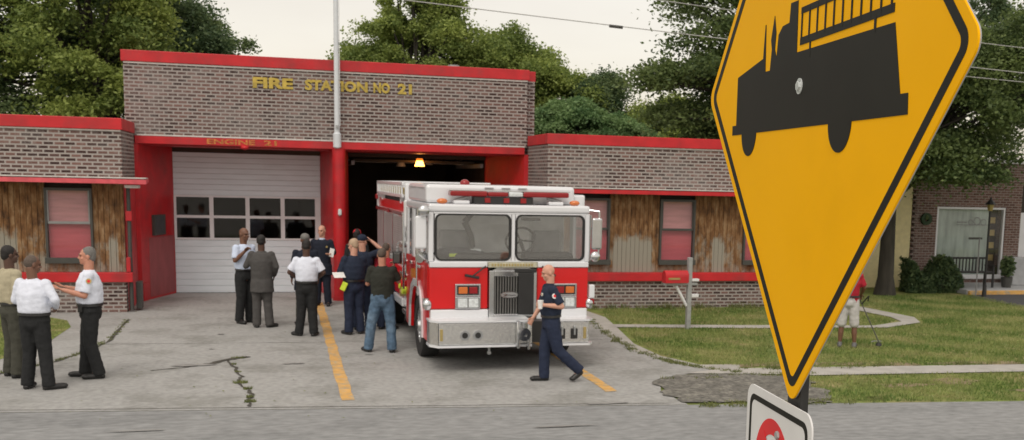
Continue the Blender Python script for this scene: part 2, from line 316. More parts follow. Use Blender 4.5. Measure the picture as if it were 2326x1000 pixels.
def strip(name, pts, wd, m, z=.016, jit=.03):
    L = []; Rr = []; P = []
    for a, b in zip(pts[:-1], pts[1:]):
        for k in range(5): P.append((a[0] + (b[0] - a[0]) * k / 5 + rnd.uniform(-jit, jit), a[1] + (b[1] - a[1]) * k / 5 + rnd.uniform(-jit, jit)))
    P.append(pts[-1])
    for i, p in enumerate(P):
        q = P[min(i + 1, len(P) - 1)]; o = P[max(i - 1, 0)]; d = Vector((q[0] - o[0], q[1] - o[1])); d.normalize(); h = wd * rnd.uniform(.4, 1) / 2
        L.append((p[0] - d.y * h, p[1] + d.x * h)); Rr.append((p[0] + d.y * h, p[1] - d.x * h))
    V = []; F = []
    for i in range(len(P)): V += [(*L[i], z), (*Rr[i], z)]
    for i in range(len(P) - 1): F.append((2 * i, 2 * i + 1, 2 * i + 3, 2 * i + 2))
    me = bpy.data.meshes.new(name); me.from_pydata(V, [], F); me.materials.append(m); o = bpy.data.objects.new(name, me); C.objects.link(o); return tag(o, kind='structure')
strip('joint_line', [(-2.96, 23.5), (-2.9, 20.65), (-3.07, 19.42), (-3.38, 18.4), (-3.97, 17.27), (-9, 16.34)], .07, M['crack'])
strip('crack', [(-1.45, 17.62), (-1.08, 17.91), (-.84, 18.31), (-.55, 18.54)], .16, M['crack'])
strip('crack', [(-.84, 18.25), (-.71, 17.46), (-.6, 16.68), (-.6, 16.25), (-.5, 15.73), (-.42, 15.25), (-.45, 14.89), (-.42, 14.49)], .06, M['crack'])
strip('crack', [(-1.9, 17.4), (-1.45, 17.62), (-1.3, 17.75)], .05, M['crack'])
strip('expansion_joint', [(-6, road_y(-6) + .12), (0, road_y(0) + .12), (5, road_y(5) + .1)], .03, M['crack'], z=.011, jit=.01)
strip('expansion_joint', [(-2.9, 20.2), (.7, 20.0), (5.9, 19.8)], .022, M['crack'], z=.011, jit=.008)
def blob(name, cx, cy, rx, ry, m, z=.019):
    ph = [rnd.uniform(0, 6.28) for _ in range(4)]
    sheet(name, [(cx + rx * (1 + .18 * math.sin(3 * a + ph[0]) + .12 * math.sin(5 * a + ph[1])) * math.cos(a), cy + ry * (1 + .18 * math.sin(2 * a + ph[2]) + .1 * math.sin(7 * a + ph[3])) * math.sin(a)) for a in [2 * math.pi * i / 36 for i in range(36)]], z, m)
for cx, cy, rx, ry in [(.13, 17.75, .17, .06), (-1.35, 17.8, .3, .12), (-1.6, 13.3, .3, .03), (-1.1, 21.2, .06, .05), (1.35, 18.5, .08, .03), (3.2, 12.7, .4, .03), (-1.16, 19.41, .05, .03), (4.1, 13.95, .28, .06)]:
    blob('stain', cx, cy, rx, ry, M['stain'])
for k in range(14): blob('bare_soil', 7.2 + k * .95 + rnd.uniform(-.2, .2), 16.62 - .06 * k + rnd.uniform(-.08, .12), rnd.uniform(.35, .8), rnd.uniform(.08, .2), M['dry'], .006 + .0006 * k)
for k in range(8): blob('bare_soil', 9.3 + k * .8 + rnd.uniform(-.3, .3), 14.5 - .07 * k + rnd.uniform(-.5, .4), rnd.uniform(.3, .6), rnd.uniform(.08, .25), M['dry'], .006 + .0006 * k)
mound = MB().box(18.6, 40, 27.25, 29.4, 0, .14, .02); tag(mound.build('pavement', M['stone']), kind='structure')
tag(MB().box(18.62, 40, 27.15, 27.245, 0, .12, .015).build('kerb', M['yellowline']), kind='structure')

def pip(P, poly):
    x, y = P[:, 0], P[:, 1]; c = np.zeros(len(P), bool); n = len(poly)
    for i in range(n):
        x0, y0 = poly[i]; x1, y1 = poly[i - 1]
        if y0 == y1: continue
        k = ((y0 > y) != (y1 > y)) & (x < (x1 - x0) * (y - y0) / (y1 - y0) + x0); c ^= k
    return c
def blades(name, polys, n, h, m, excl=(), clump=0):
    V = []; T = []
    areas = []
    for poly in polys:
        A = np.array(poly); lo = A.min(0); hi = A.max(0); areas.append(np.prod(hi - lo))
    tot = sum(areas)
    for poly, ar in zip(polys, areas):
        A = np.array(poly); lo = A.min(0); hi = A.max(0); k = int(n * ar / tot); P = rng.uniform(lo, hi, (k, 2)); P = P[pip(P, poly)]
        for e in excl: P = P[~pip(P, e)]
        V.append(P)
    P = np.vstack(V); k = len(P); a = rng.uniform(0, 6.28, k); wd = rng.uniform(.006, .013, k); hh = h * rng.uniform(.5, 1.3, k); lx = rng.normal(0, .35, (k, 2)) * hh[:, None]
    v = np.zeros((k, 3, 3)); v[:, 0, :2] = P + np.c_[np.cos(a), np.sin(a)] * wd[:, None]; v[:, 1, :2] = P - np.c_[np.cos(a), np.sin(a)] * wd[:, None]; v[:, 2, :2] = P + lx; v[:, 2, 2] = hh; v[:, :2, 2] = .0
    pn = np.array([noise.noise(Vector((p[0] * .9, p[1] * .9, 3))) for p in P]) * .9 + rng.normal(.45, .2, k)
    o = fast(name, v.reshape(-1, 3), np.arange(3 * k).reshape(-1, 3), m, tone=np.repeat(np.clip(pn, 0, 1), 3)); return tag(o, kind='stuff')
lawnR_up = [(6.68, 22.0), (6.8, 23.3), (7.1, 24.6), (13.1, 24.6), (13.3, 22.5), (13.1, 21.8), (12.2, 21.14), (9.6, 21.45)]
lawnR_lo = [(6.6, 21.35), (9.41, 20.95), (12.3, 20.75), (13.6, 21.45), (14.1, 22.4), (14.0, 27), (18.6, 27), (18.15, 22.5), (26, 21.9), (26, 15.5), (12.28, 16.1), (7.35, 16.5), (6.6, 16.85), (6.3, 17.8), (6.27, 19.2)]
strip_p = [(7.5, 15.55), (11.68, 15.33), (26, 14.4), (26, 11.7), (10.06, 13.25), (7.2, 13.6), (7.5, 14.4)]
lawnL = [(-5.62, 24.7), (-4.6, 24.1), (-4.1, 23.4), (-3.88, 22.5), (-3.9, 20.6), (-4.05, 19.4), (-4.3, 18.7), (-8, 18.9), (-8, 24.6)]
blades('grass', [lawnR_up, lawnR_lo, strip_p, lawnL], 190000, .055, M['grass'])
def tufts(name, spots, m, label=None):
    v = []; t = []
    for (x, y, r, n, h) in spots:
        for _ in range(n):
            a = rnd.uniform(0, 6.28); d = r * math.sqrt(rnd.random()); bx, by = x + d * math.cos(a), y + d * math.sin(a) * .7; b = rnd.uniform(0, 6.28); ww = .008; hh = h * rnd.uniform(.5, 1.2)
            v += [(bx + ww * math.cos(b), by + ww * math.sin(b), .01), (bx - ww * math.cos(b), by - ww * math.sin(b), .01), (bx + rnd.gauss(0, .4) * hh, by + rnd.gauss(0, .4) * hh, hh)]; c = min(1, max(0, rnd.gauss(.5, .3))); t += [c] * 3
    return tag(fast(name, v, np.arange(len(v)).reshape(-1, 3), m, tone=t), kind='stuff')
sp = [(-.60, 16.2, .11, 120, .05), (-.48, 15.7, .06, 60, .05), (-.44, 15.1, .05, 60, .05), (-.43, 14.8, .08, 90, .05), (-.7, 18.42, .12, 90, .04), (-.66, 17.1, .05, 40, .04), (-.75, 17.8, .05, 40, .04)]
for i in range(40):
    t = i / 39; P = [(-2.94, 23.4), (-2.9, 20.7), (-3.08, 19.4), (-3.38, 18.4), (-4.0, 17.3), (-6, 16.8)]; k = t * 5; j = min(4, int(k)); f = k - j
    sp.append((P[j][0] + (P[j + 1][0] - P[j][0]) * f + rnd.uniform(-.04, .04), P[j][1] + (P[j + 1][1] - P[j][1]) * f, .07, rnd.randint(4, 45), .045))
P = [(6.4, 24.3), (6.12, 20.99), (5.96, 19.61), (5.93, 18.42), (6.1, 17.3), (6.29, 16.73), (6.9, 16.0)]
for i in range(60):
    k = i / 59 * 6; j = min(5, int(k)); f = k - j
    sp.append((P[j][0] + (P[j + 1][0] - P[j][0]) * f + rnd.uniform(-.06, .06), P[j][1] + (P[j + 1][1] - P[j][1]) * f, .1, rnd.randint(4, 60), .05))
for i in range(40): sp.append((rnd.uniform(6.9, 12.6), rnd.uniform(24.45, 24.62), .12, 25, .16))
for i in range(50): sp.append((rnd.uniform(7, 18), 16.25 + rnd.uniform(-.1, .1) - .02 * i / 50, .15, 25, .08))
for i in range(40): sp.append((rnd.uniform(5.4, 8.1), rnd.choice([13.6, 15.7]) + rnd.uniform(-.15, .15), .14, 40, .05))
tufts('weeds', sp, M['weed'])
lt = []
for _ in range(220): lt.append((rnd.uniform(-3, 6), rnd.uniform(13, 26)))
v = []
for x, y in lt:
    a = rnd.uniform(0, 6.28); s = rnd.uniform(.012, .03)
    v += [(x + s * math.cos(a), y + s * math.sin(a), .03), (x - s * .5 * math.sin(a), y + s * .5 * math.cos(a), .024), (x - s * math.cos(a), y - s * math.sin(a), .022), (x + s * .5 * math.sin(a), y - s * .5 * math.cos(a), .026)]
tag(fast('leaf_litter', v, np.arange(len(v)).reshape(-1, 4), M['weed'], tone=rng.uniform(0, 1, len(v))), kind='stuff')

# ------------------------------------------------------------------ fire station
S = thing('fire_station', 'low brick fire station with red trim, white bay door and gold lettering', 'building')
YW, YM, YD = 24.75, 26.85, 28.65
def P_(name, mb, m, par=S, **k): return mb.build(name, m, par, **k)
# brickwork of the tall middle
P_('main_wall', MB().box(-3.29, 5.76, YM + .03, YM + .28, 3.705, 5.30).box(-3.29, -3.05, YM + .281, 41, 0, 5.30).box(5.52 + .24, 6.0, YM + .281, 41, 0, 5.30).box(-3.04, 5.75, 40.8, 41, 0, 5.3), M['brick'])
P_('roof_trim', MB().box(-3.33, 5.80, YM - .02, YM + .33, 5.301, 5.545, .012).box(-3.33, -3.03, YM + .331, 41, 5.301, 5.545, .012).box(5.73, 6.03, YM + .331, 41, 5.301, 5.545, .012), M['red'])
P_('roof', MB().box(-3.04, 5.74, YM + .3, 40.9, 5.0, 5.15), M['roof'])
P_('roof_vent', MB().cyl((4.15, 28.1, 5.15), (4.15, 28.1, 5.64), .09).cyl((4.15, 28.1, 5.62), (4.15, 28.1, 5.69), .14), M['galv'], smooth=True)
P_('beam', MB().box(-3.10, 5.70, YM - .03, YM + .26, 3.53, 3.70, .006), M['red'])
P_('flashing', MB().box(-3.05, 5.70, YM - .035, YM + .029, 3.703, 3.735), M['flash'])
P_('flashing', MB().box(-3.28, 5.76, YM + .005, YM + .029, 5.262, 5.298), M['flash'])
# splayed bay sides
def jamb(x0, x1, s):
    return MB().prism([(x0, YM), (x1, YD), (x1, YD + .12), (x0 - s * .30, YD + .12), (x0 - s * .30, YM)], 'z', 0, 3.53)
P_('bay_side', jamb(-3.04, -2.49, 1), M['red']); P_('bay_side', jamb(5.70, 5.07, -1), M['red'])
P_('bay_side', MB().prism([(1.16, YM + .1), (1.38, YM + .1), (1.62, YD + .12), (.94, YD + .12), (.94, YD)], 'z', 0, 3.53), M['red'])
def onjamb(t0, t1, z0, z1, d0, d1):    # slab lying on the left splay
    a = Vector((-3.04, YM)); b = Vector((-2.49, YD)); d = b - a; n = Vector((d.y, -d.x)).normalized()
    p0 = a + d * t0; p1 = a + d * t1; q = [p0 + n * d0, p1 + n * d0, p1 + n * d1, p0 + n * d1]
    return MB().prism([(v.x, v.y) for v in q], 'z', z0, z1)
P_('scuffed_panel', onjamb(.22, .97, .06, 1.42, -.01, .004), M['redfade'])
P_('notice_box', onjamb(.32, .66, 1.46, 1.93, -.01, .06), M['frame']); P_('notice', onjamb(.36, .62, 1.5, 1.89, .061, .066), M['lot'])
P_('kerb_guard', onjamb(.0, .14, 0, .42, .0, .03), M['red'])
# centre post
P_('post', MB().cyl((1.30, YM - .02, 0), (1.30, YM - .02, 3.55), .15, n=24).cyl((1.30, YM - .02, 0), (1.30, YM - .02, .1), .17, n=24), M['red'], smooth=True)
P_('light_fixture', MB().box(1.26, 1.34, YM - .27, YM - .17, 2.02, 2.14, .01).cyl((1.3, YM - .22, 2.0), (1.3, YM - .22, 2.16), .025), M['lclear'])
P_('ceiling', MB().box(-3.03, 5.69, YM + .27, YD + .12, 3.5, 3.53), M['red'])
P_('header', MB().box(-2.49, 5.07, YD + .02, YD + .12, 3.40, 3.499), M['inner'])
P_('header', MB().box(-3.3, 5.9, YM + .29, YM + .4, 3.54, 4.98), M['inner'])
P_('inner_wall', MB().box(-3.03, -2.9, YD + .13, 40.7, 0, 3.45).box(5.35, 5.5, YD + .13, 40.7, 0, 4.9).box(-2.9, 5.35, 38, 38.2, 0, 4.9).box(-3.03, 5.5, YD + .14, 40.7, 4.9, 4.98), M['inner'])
P_('door_track', MB().box(1.70, 1.78, YD + .13, 33, 3.2, 3.3).box(4.95, 5.03, YD + .13, 33, 3.2, 3.3).box(1.7, 5.0, 31, 31.1, 3.3, 3.36), M['galv'])
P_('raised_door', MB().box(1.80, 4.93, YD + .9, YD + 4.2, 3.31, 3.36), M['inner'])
# sectional door
D = P_('garage_door', MB().box(-2.488, .938, YD + .05, YD + .08, .02, .03), M['doorwhite'])
zz = [.02, .18, .34, .50, .66, .82, .98, 1.14, 1.30]
mb = MB()
for a, b in zip(zz[:-1], zz[1:]):
    mb.box(-2.485, .935, YD, YD + .05, a + .006, b - .006, .008)
    mb.box(-2.485, .935, YD + .006, YD + .045, a - .004, a + .0035)
zt = [2.38, 2.51, 2.64, 2.77, 2.90, 3.03, 3.16, 3.29, 3.40]
for a, b in zip(zt[:-1], zt[1:]):
    mb.box(-2.485, .935, YD, YD + .05, a + .006, b - .006, .008); mb.box(-2.485, .935, YD + .006, YD + .045, a - .004, a + .0035)
P_('door_panel', mb, M['doorwhite'], D)
mb = MB(); xs = [-2.485, -2.43, -1.68, -1.585, -.845, -.75, -.02, .075, .80, .935]
for i in (0, 2, 4, 6, 8): mb.box(xs[i], xs[i + 1], YD - .012, YD + .05, 1.301, 2.376)
for z0, z1 in ((1.301, 1.35), (1.83, 1.895), (2.33, 2.376)):
    for i in (1, 3, 5, 7): mb.box(xs[i] + .001, xs[i + 1] - .001, YD - .01, YD + .048, z0, z1)
P_('window_frame', mb, M['white'], D)
for z0, z1 in ((1.351, 1.829), (1.896, 2.329)):
    for i in (1, 3, 5, 7): P_('pane', MB().box(xs[i], xs[i + 1], YD + .02, YD + .026, z0, z1), M['glassdoor'], D)
P_('door_handle', MB().box(-.86, -.76, YD - .03, YD, .5, .54, .008), M['galv'], D)
# wings
def wing(x0, x1, side):
    i = x0 if side > 0 else x1
    P_('wall', MB().box(x0 + (.0), x1, YW + .02, YW + .25, 2.76, 3.74).box(x0, x1, YW + .03, YW + .3, .001, .64)
       .box(*( (x1 - .25, x1) if side < 0 else (x0, x0 + .25)), YW + .251, 27.2, 2.76, 3.74), M['brick'])
    P_('wall', MB().box(*((x0, x0 + .2) if side < 0 else (x1 - .2, x1)), YW + .32, 38, 0, 3.74).box(x0 + .25, x1 - .25, 37.8, 38, 0, 3.74), M['brick'])
    P_('bay_return', MB().box(*((x1 - .25, x1 + .0) if side < 0 else (x0, x0 + .25)), YW + .31, 27.2, 0, 2.755), M['red'])
    P_('roof_trim', MB().box(x0 - .03, x1 + .03, YW - .03, YW + .29, 3.741, 3.975, .012).box(*((x1 - .27, x1 + .03) if side < 0 else (x0 - .03, x0 + .27)), YW + .291, 26.84, 3.741, 3.975, .012), M['red'])
    P_('roof', MB().box(x0 + .26, x1 - .26, YW + .3, 37.9, 3.6, 3.70), M['roof'])
    P_('flashing', MB().box(x0, x1, YW + .0, YW + .018, 3.71, 3.738), M['flash'])
    P_('backing', MB().box(x0 + .26, x1 - .21, YW + .26, YW + .3, .65, 2.755), M['dark'])
wing(-9.0, -3.12, -1); wing(5.80, 12.6, 1)
P_('sill_band', MB().box(-9.0, -2.98, YW - .06, YW + .12, .642, .84, .01), M['red']); P_('sill_band', MB().box(5.75, 12.65, YW - .06, YW + .12, .642, .84, .01), M['red'])
P_('awning', MB().prism([(YW - .42, 2.66), (YW + .019, 2.70), (YW + .019, 2.765), (YW - .42, 2.75)], 'x', -9.0, -2.62), M['redpink'])
P_('flashing', MB().box(-9.0, -2.63, YW - .41, YW + .018, 2.767, 2.79), M['flash'])
P_('awning_bracket', MB().box(-3.05, -2.78, YW - .3, YW + .0, 2.575, 2.64, .01), M['flash'])
P_('awning', MB().prism([(YW - .34, 2.66), (YW + .019, 2.70), (YW + .019, 2.765), (YW - .34, 2.75)], 'x', 5.9, 12.6), M['red'])
P_('flashing', MB().box(5.9, 12.6, YW - .33, YW + .018, 2.767, 2.79), M['flash'])
P_('downpipe', MB().path([(-3.03, YW + .10, 2.62), (-3.03, YW + .10, .05)], .04, 12), M['frame'], smooth=True)
P_('downpipe_clip', MB().box(-3.09, -2.97, YW + .03, YW + .15, 1.9, 2.1, .01).box(-3.1, -3.02, YW - .03, YW + .13, .85, 1.15, .01), M['red'])
P_('meter_box', MB().box(-2.97, -2.86, YW + .3, YW + .6, .05, .62, .01), M['frame'])
wins = [(-6.70, -5.80), (-4.61, -3.72), (6.43, 7.32), (8.54, 9.42), (10.67, 11.55)]
def sidepanel(x0, x1):
    mb = MB(); x = x0
    while x < x1 - .02:
        wd = min(.105, x1 - x); mb.box(x + .004, x + wd - .004, YW + .12 + rnd.uniform(0, .006), YW + .16, .842, 2.70); x += wd
    mb.box(x0 + .003, x1 - .003, YW + .161, YW + .2, .842, 2.70)
    P_('siding', mb, M['siding'])
for a, b in ((-9.0, -6.70), (-5.80, -4.61), (-3.72, -3.125), (5.805, 6.43), (7.32, 8.54), (9.42, 10.67), (11.55, 12.55)): sidepanel(a, b)
for a, b in wins:
    P_('wall_apron', MB().box(a + .002, b - .002, YW + .125, YW + .2, .842, 1.04), M['siding'])
    f = P_('window', MB().box(a, a + .045, YW + .05, YW + .2, 1.041, 2.55).box(b - .045, b, YW + .05, YW + .2, 1.041, 2.55).box(a + .046, b - .046, YW + .05, YW + .2, 2.50, 2.55).box(a + .046, b - .046, YW + .05, YW + .2, 1.041, 1.09).box(a - .02, b + .02, YW - .0, YW + .049, 1.02, 1.14, .005), M['frame'])
    P_('frame', MB().box(a + .047, b - .047, YW + .07, YW + .12, 1.82, 1.875, .006).box(a + .047, a + .075, YW + .07, YW + .11, 1.876, 2.498).box(b - .075, b - .047, YW + .07, YW + .11, 1.876, 2.498), M['gframe'] if a < 0 else M['frame'], f)
    P_('blind', MB().box(a + .05, b - .05, YW + .17, YW + .18, 1.09, 1.83), M['blind'], f)
    P_('blind', MB().box(a + .05, b - .05, YW + .17, YW + .18, 1.831, 2.50), M['blindtop'], f)
    P_('pane', MB().box(a + .05, b - .05, YW + .10, YW + .104, 1.09, 1.82).box(a + .076, b - .076, YW + .09, YW + .094, 1.876, 2.498), M['glassdark'], f)
# lettering
def letters(txt, x0, x1, z0, z1, y, m, depth=.02, off=.018):
    cu = bpy.data.curves.new('lettering', 'FONT'); cu.body = txt; cu.extrude = depth / 2; cu.offset = off; cu.resolution_u = 3
    t = bpy.data.objects.new('tmp', cu); C.objects.link(t); bpy.context.view_layer.update()
    me = bpy.data.meshes.new_from_object(t.evaluated_get(bpy.context.evaluated_depsgraph_get())); bpy.data.objects.remove(t)
    co = np.array([v.co[:] for v in me.vertices]); lo = co.min(0); hi = co.max(0); s = (hi - lo)
    n = np.c_[x0 + (co[:, 0] - lo[0]) / s[0] * (x1 - x0), y - co[:, 2], z0 + (co[:, 1] - lo[1]) / s[1] * (z1 - z0)]
    me.vertices.foreach_set('co', n.astype(np.float32).ravel()); me.update(); me.materials.clear(); me.materials.append(m); me.flip_normals()
    o = bpy.data.objects.new('lettering', me); C.objects.link(o); o.parent = S; return o
for t, a, b in (('FIRE', -.58, .30), ('STATION', .56, 1.97), ('NO', 2.10, 2.48), ('21', 2.66, 2.99)):
    letters(t, a, b, 4.845, 5.085, YM + .01, M['gold'], off=.045)
for t, a, b in (('ENGINE', -1.59, -.55), ('21', -.36, -.08)):
    letters(t, a, b, 3.56, 3.675, YM - .035, M['goldold'], .01, .03)
P_('alarm_bell', MB().ell((-.78, YM - .02, 3.50), (.09, .09, .05)), M['red'], smooth=True)

# lamps in the open bay
def bay_lamp(x, y, z, lit, label):
    t = thing('ceiling_lamp', label, 'lamp', (x, y, z), group='lamps in the open bay')
    MB().cyl((0, 0, .0), (0, 0, .14), .13, .08).build('bulb', M['lamp'] if lit else M['lampoff'], t, smooth=True)
    MB().cyl((0, 0, .141), (0, 0, .26), .10, .05).build('cap', M['lampglow'] if lit else M['frame'], t, smooth=True)
    MB().cyl((0, 0, .261), (0, 0, 4.88 - z), .012).build('rod', M['frame'], t)
bay_lamp(3.47, 29.4, 3.21, True, 'glowing orange lamp lit inside the open engine bay')
pl = bpy.data.lights.new('bay_lamp_light', 'POINT'); pl.energy = 6; pl.color = (1, .4, .1); pl.shadow_soft_size = .08
po = bpy.data.objects.new('bay_lamp_light', pl); C.objects.link(po); po.location = (3.47, 29.4, 3.1)
for x, y, z, lb in ((3.9, 31, 3.27, 'unlit pale lamp just right of the glowing orange lamp in the bay'), (4.75, 31, 3.29, 'unlit pale lamp in the bay nearest its right side wall'), (3.1, 30.5, 3.2, 'unlit pale lamp just left of the glowing orange lamp in the bay')):
    bay_lamp(x, y, z, False, lb)

# flagpole standing on the beam
t = thing('flagpole', 'tall white flagpole standing on the red beam before the brick wall', 'flagpole', (1.26, YM - .14, 3.55))
MB().cyl((0, 0, 0), (0, 0, 7.5), .062, .045, n=20).build('pole', M['flag'], t, smooth=True)
MB().cyl((0, 0, .02), (0, 0, .32), .092, .092, n=20).cyl((0, 0, .32), (0, 0, .36), .092, .062, n=20).build('collar', M['flag'], t, smooth=True)
MB().cyl((.07, -.02, .5), (.07, -.02, 7.3), .006, n=6).build('rope', M['white'], t)
MB().box(-.03, .03, -.1, -.04, .45, .52, .005).build('cleat', M['galv'], t)

# mailbox on the lawn
t = thing('mailbox', 'red mailbox on a weathered grey post with a diagonal brace on the lawn', 'mailbox', (7.91, 21.06, 0), R(4))
MB().box(-.045, .045, -.045, .045, 0, 1.46, .008).build('post', M['galv'], t)
MB().box(-.56, .17, -.04, .04, .90, .95, .005).build('arm', M['galv'], t)
MB().cyl((-.29, 0, .89), (-.045, 0, .48), .03, n=8).build('brace', M['white'], t)
b = MB(); arc = [(-.1, .952), (-.1, 1.08)] + [(-.1 * math.cos(a), 1.08 + .12 * math.sin(a)) for a in [math.pi * i / 10 for i in range(1, 10)]] + [(.1, 1.08), (.1, .952)]
bx = b.prism(arc, 'x', -.56, -.06).build('box', M['red'], t)
MB().box(-.50, -.25, -.108, -.101, 1.02, 1.06).build('number_strip', M['tan'], bx)
MB().box(-.058, -.048, -.09, .09, .97, 1.15, .004).build('door', M['red'], bx)
MB().box(.046, .2, -.05, .05, .98, 1.03, .005).box(.046, .2, -.05, .05, .66, .72, .005).build('bracket', M['white'], t)

# ------------------------------------------------------------------ fire engine (x right, y back, z up; origin under the middle of the bumper)
E_ = thing('fire_engine', 'red and white fire engine backed half into the open bay, front facing the street', 'fire engine', (3.44, 16.6, 0), R(1.5))
def e(name, mb, m, par=E_, smooth=False): return mb.build(name, m, par, smooth)
X = 1.28
# bumper
b = MB().box(-1.20, .25, 0, .44, .43, .775, .02).box(.52, 1.17, 0, .44, .43, .775, .02)
BU = e('bumper', b, M['steel'])
def mitre(z0, z1): return MB().prism([(-1.32, .44), (-1.32, .16), (-1.21, -.02), (.24, -.02), (.24, .44)], 'z', z0, z1).prism([(.53, .44), (.53, -.02), (1.17, -.02), (1.25, .10), (1.25, .44)], 'z', z0, z1)
e('bumper_lip', mitre(.776, .805), M['ewhite'], BU); e('bumper_lip', mitre(.395, .429), M['ewhite'], BU)
e('corner_plate', MB().prism([(-1.31, .44), (-1.31, .17), (-1.205, .01), (-1.205, .44)], 'z', .43, .775), M['steel'], BU)
for x in (-.80, -.60):
    e('horn_ring', MB().ring((x, -.001, .58), (0, -1, 0), .045, .075, .014), M['chrome'], BU, True)
    e('air_horn', MB().cyl((x, -.004, .58), (x, -.012, .58), .05), M['black'], BU)
for x in (.72, .92):
    e('towing_slot', MB().box(x - .055, x + .055, -.012, -.001, .50, .66, .004), M['black'], BU)
    e('shackle', MB().box(x - .015, x + .02, -.03, -.013, .56, .70, .004), M['chrome'], BU)
for x in (-1.16, 1.09):
    e('brass_marker', MB().box(x - .02, x + .025, -.012, -.001, .5, .68, .004), M['tan'], BU)
e('bumper_gap', MB().box(.251, .519, .10, .40, .44, .77), M['black'], BU)
v = e('intake_valve', MB().cyl((.09, -.10, .60), (.09, .04, .60), .085, n=20).cyl((.09, -.16, .60), (.09, -.10, .60), .10, n=20).cyl((.09, -.13, .70), (.09, -.13, .78), .04).box(-.02, .03, -.12, -.02, .38, .80, .01).box(.15, .19, -.12, -.02, .36, .80, .01), M['chrome'], BU, True)
e('handwheel', MB().ring((.09, -.18, .60), (0, -1, 0), .03, .085, .02), M['chrome'], BU, True)
e('tow_hook', MB().cyl((-.40, .12, .30), (-.40, .12, .40), .02).ell((-.40, .12, .29), (.035, .035, .035)), M['galv'], BU, True)
e('undercarriage', MB().box(-.95, .95, .3, 7.0, .50, .62).box(-.5, -.4, .2, 7.0, .42, .62).box(.4, .5, .2, 7.0, .42, .62).cyl((-.9, 1.75, .48), (.9, 1.75, .48), .07).cyl((-.9, 6.0, .48), (.9, 6.0, .48), .10), M['black'])
# front lower face
y0 = .45
e('front_skirt', MB().box(-1.255, -.355, y0 - .03, y0 + .12, .70, .925, .015), M['ewhite'])
e('front_skirt', MB().box(.42, 1.25, y0 - .03, y0 + .12, .70, .925, .015), M['ewhite'])
e('front_panel', MB().box(-1.27, -.36, y0, y0 + .12, .93, 1.575, .02), M['ered'])
e('front_panel', MB().box(.425, 1.265, y0, y0 + .12, .93, 1.575, .02), M['ered'])
e('belt_moulding', MB().box(-1.27, -.37, y0 - .02, y0 + .12, 1.578, 1.66, .012), M['ewhite'])
e('belt_moulding', MB().box(.43, 1.265, y0 - .02, y0 + .12, 1.578, 1.66, .012), M['ewhite'])
e('name_plate', MB().box(-.362, .425, y0 - .03, y0 + .1, 1.575, 1.655, .008), M['plate'])
b = MB()
for i in range(15): b.box(-.31 + i * .045, -.283 + i * .045, y0 - .036, y0 - .03, 1.598, 1.636)
e('raised_trim', b, M['tan'])
G = e('grille', MB().box(-.35, -.27, y0 - .05, y0 + .1, .80, 1.53, .008).box(.34, .41, y0 - .05, y0 + .1, .80, 1.53, .008).box(-.269, .339, y0 - .05, y0 + .1, 1.44, 1.53, .008).box(-.269, .339, y0 - .05, y0 + .1, .80, .85, .008).prism([(-.30, 1.531), (.36, 1.531), (.30, 1.572), (-.22, 1.572)], 'y', y0 - .03, y0 + .08), M['chrome'])
e('grille_back', MB().box(-.268, .338, y0 + .03, y0 + .06, .851, 1.439), M['black'], G)
b = MB()
for i in range(14): b.box(-.262 + i * .0425, -.242 + i * .0425, y0 - .035, y0 + .029, .852, 1.438)
e('grille_fins', b, M['fin'], G)
e('black_grille_panel', MB().box(.11, .36, y0 - .075, y0 - .052, .84, 1.50, .01).box(.05, .40, y0 - .078, y0 - .052, 1.50, 1.56, .01), M['black'], G)  # flat black panel over the right part of the grille
EL = lambda a, b, n=24: [(-.02 + a * math.cos(2 * math.pi * i / n), 1.15 + b * math.sin(2 * math.pi * i / n)) for i in range(n)]
e('emblem', MB().prism(EL(.15, .055), 'y', y0 - .044, y0 - .036), M['chrome'], G); e('emblem_field', MB().prism(EL(.13, .042), 'y', y0 - .046, y0 - .0442), M['gframe'], G)
e('emblem_bar', MB().box(-.12, -.06, y0 - .05, y0 - .0465, 1.13, 1.17, .001).box(-.05, .08, y0 - .05, y0 - .0465, 1.14, 1.155, .001), M['chrome'], G)
for s, xc in ((-1, -.68), (1, .87)):
    H = e('headlight', MB().box(xc - .20, xc + .20, y0 - .045, y0 - .001, 1.13, 1.325, .01).box(xc - .20, xc + .20, y0 - .045, y0 - .001, .935, 1.125, .01), M['chrome'])
    e('bezel', MB().box(xc - .17, xc + .17, y0 - .052, y0 - .046, 1.155, 1.30, .004), M['black'], H)
    e('signal_lamp', MB().box(xc + s * .08 - .07, xc + s * .08 + .07, y0 - .07, y0 - .053, 1.175, 1.28, .01), M['amber'], H)
    e('signal_lamp', MB().box(xc - s * .08 - .065, xc - s * .08 + .065, y0 - .07, y0 - .053, 1.175, 1.28, .01), M['lred'], H)
    for k in (-1, 1): e('beam_lens', MB().box(xc + k * .086 - .075, xc + k * .086 + .075, y0 - .06, y0 - .046, .96, 1.10, .012), M['lclear'], H)
# wipers parked on the front panels
for x0, x1 in ((-.40, -.62), (.50, .64)):
    e('wiper', MB().cyl((x0, y0 - .04, 1.60), (x1, y0 - .05, 1.44), .012).cyl((x1 + (x1 - x0) * .5, y0 - .05, 1.46), (x1 - (x1 - x0) * .5, y0 - .05, 1.42), .022), M['black'])
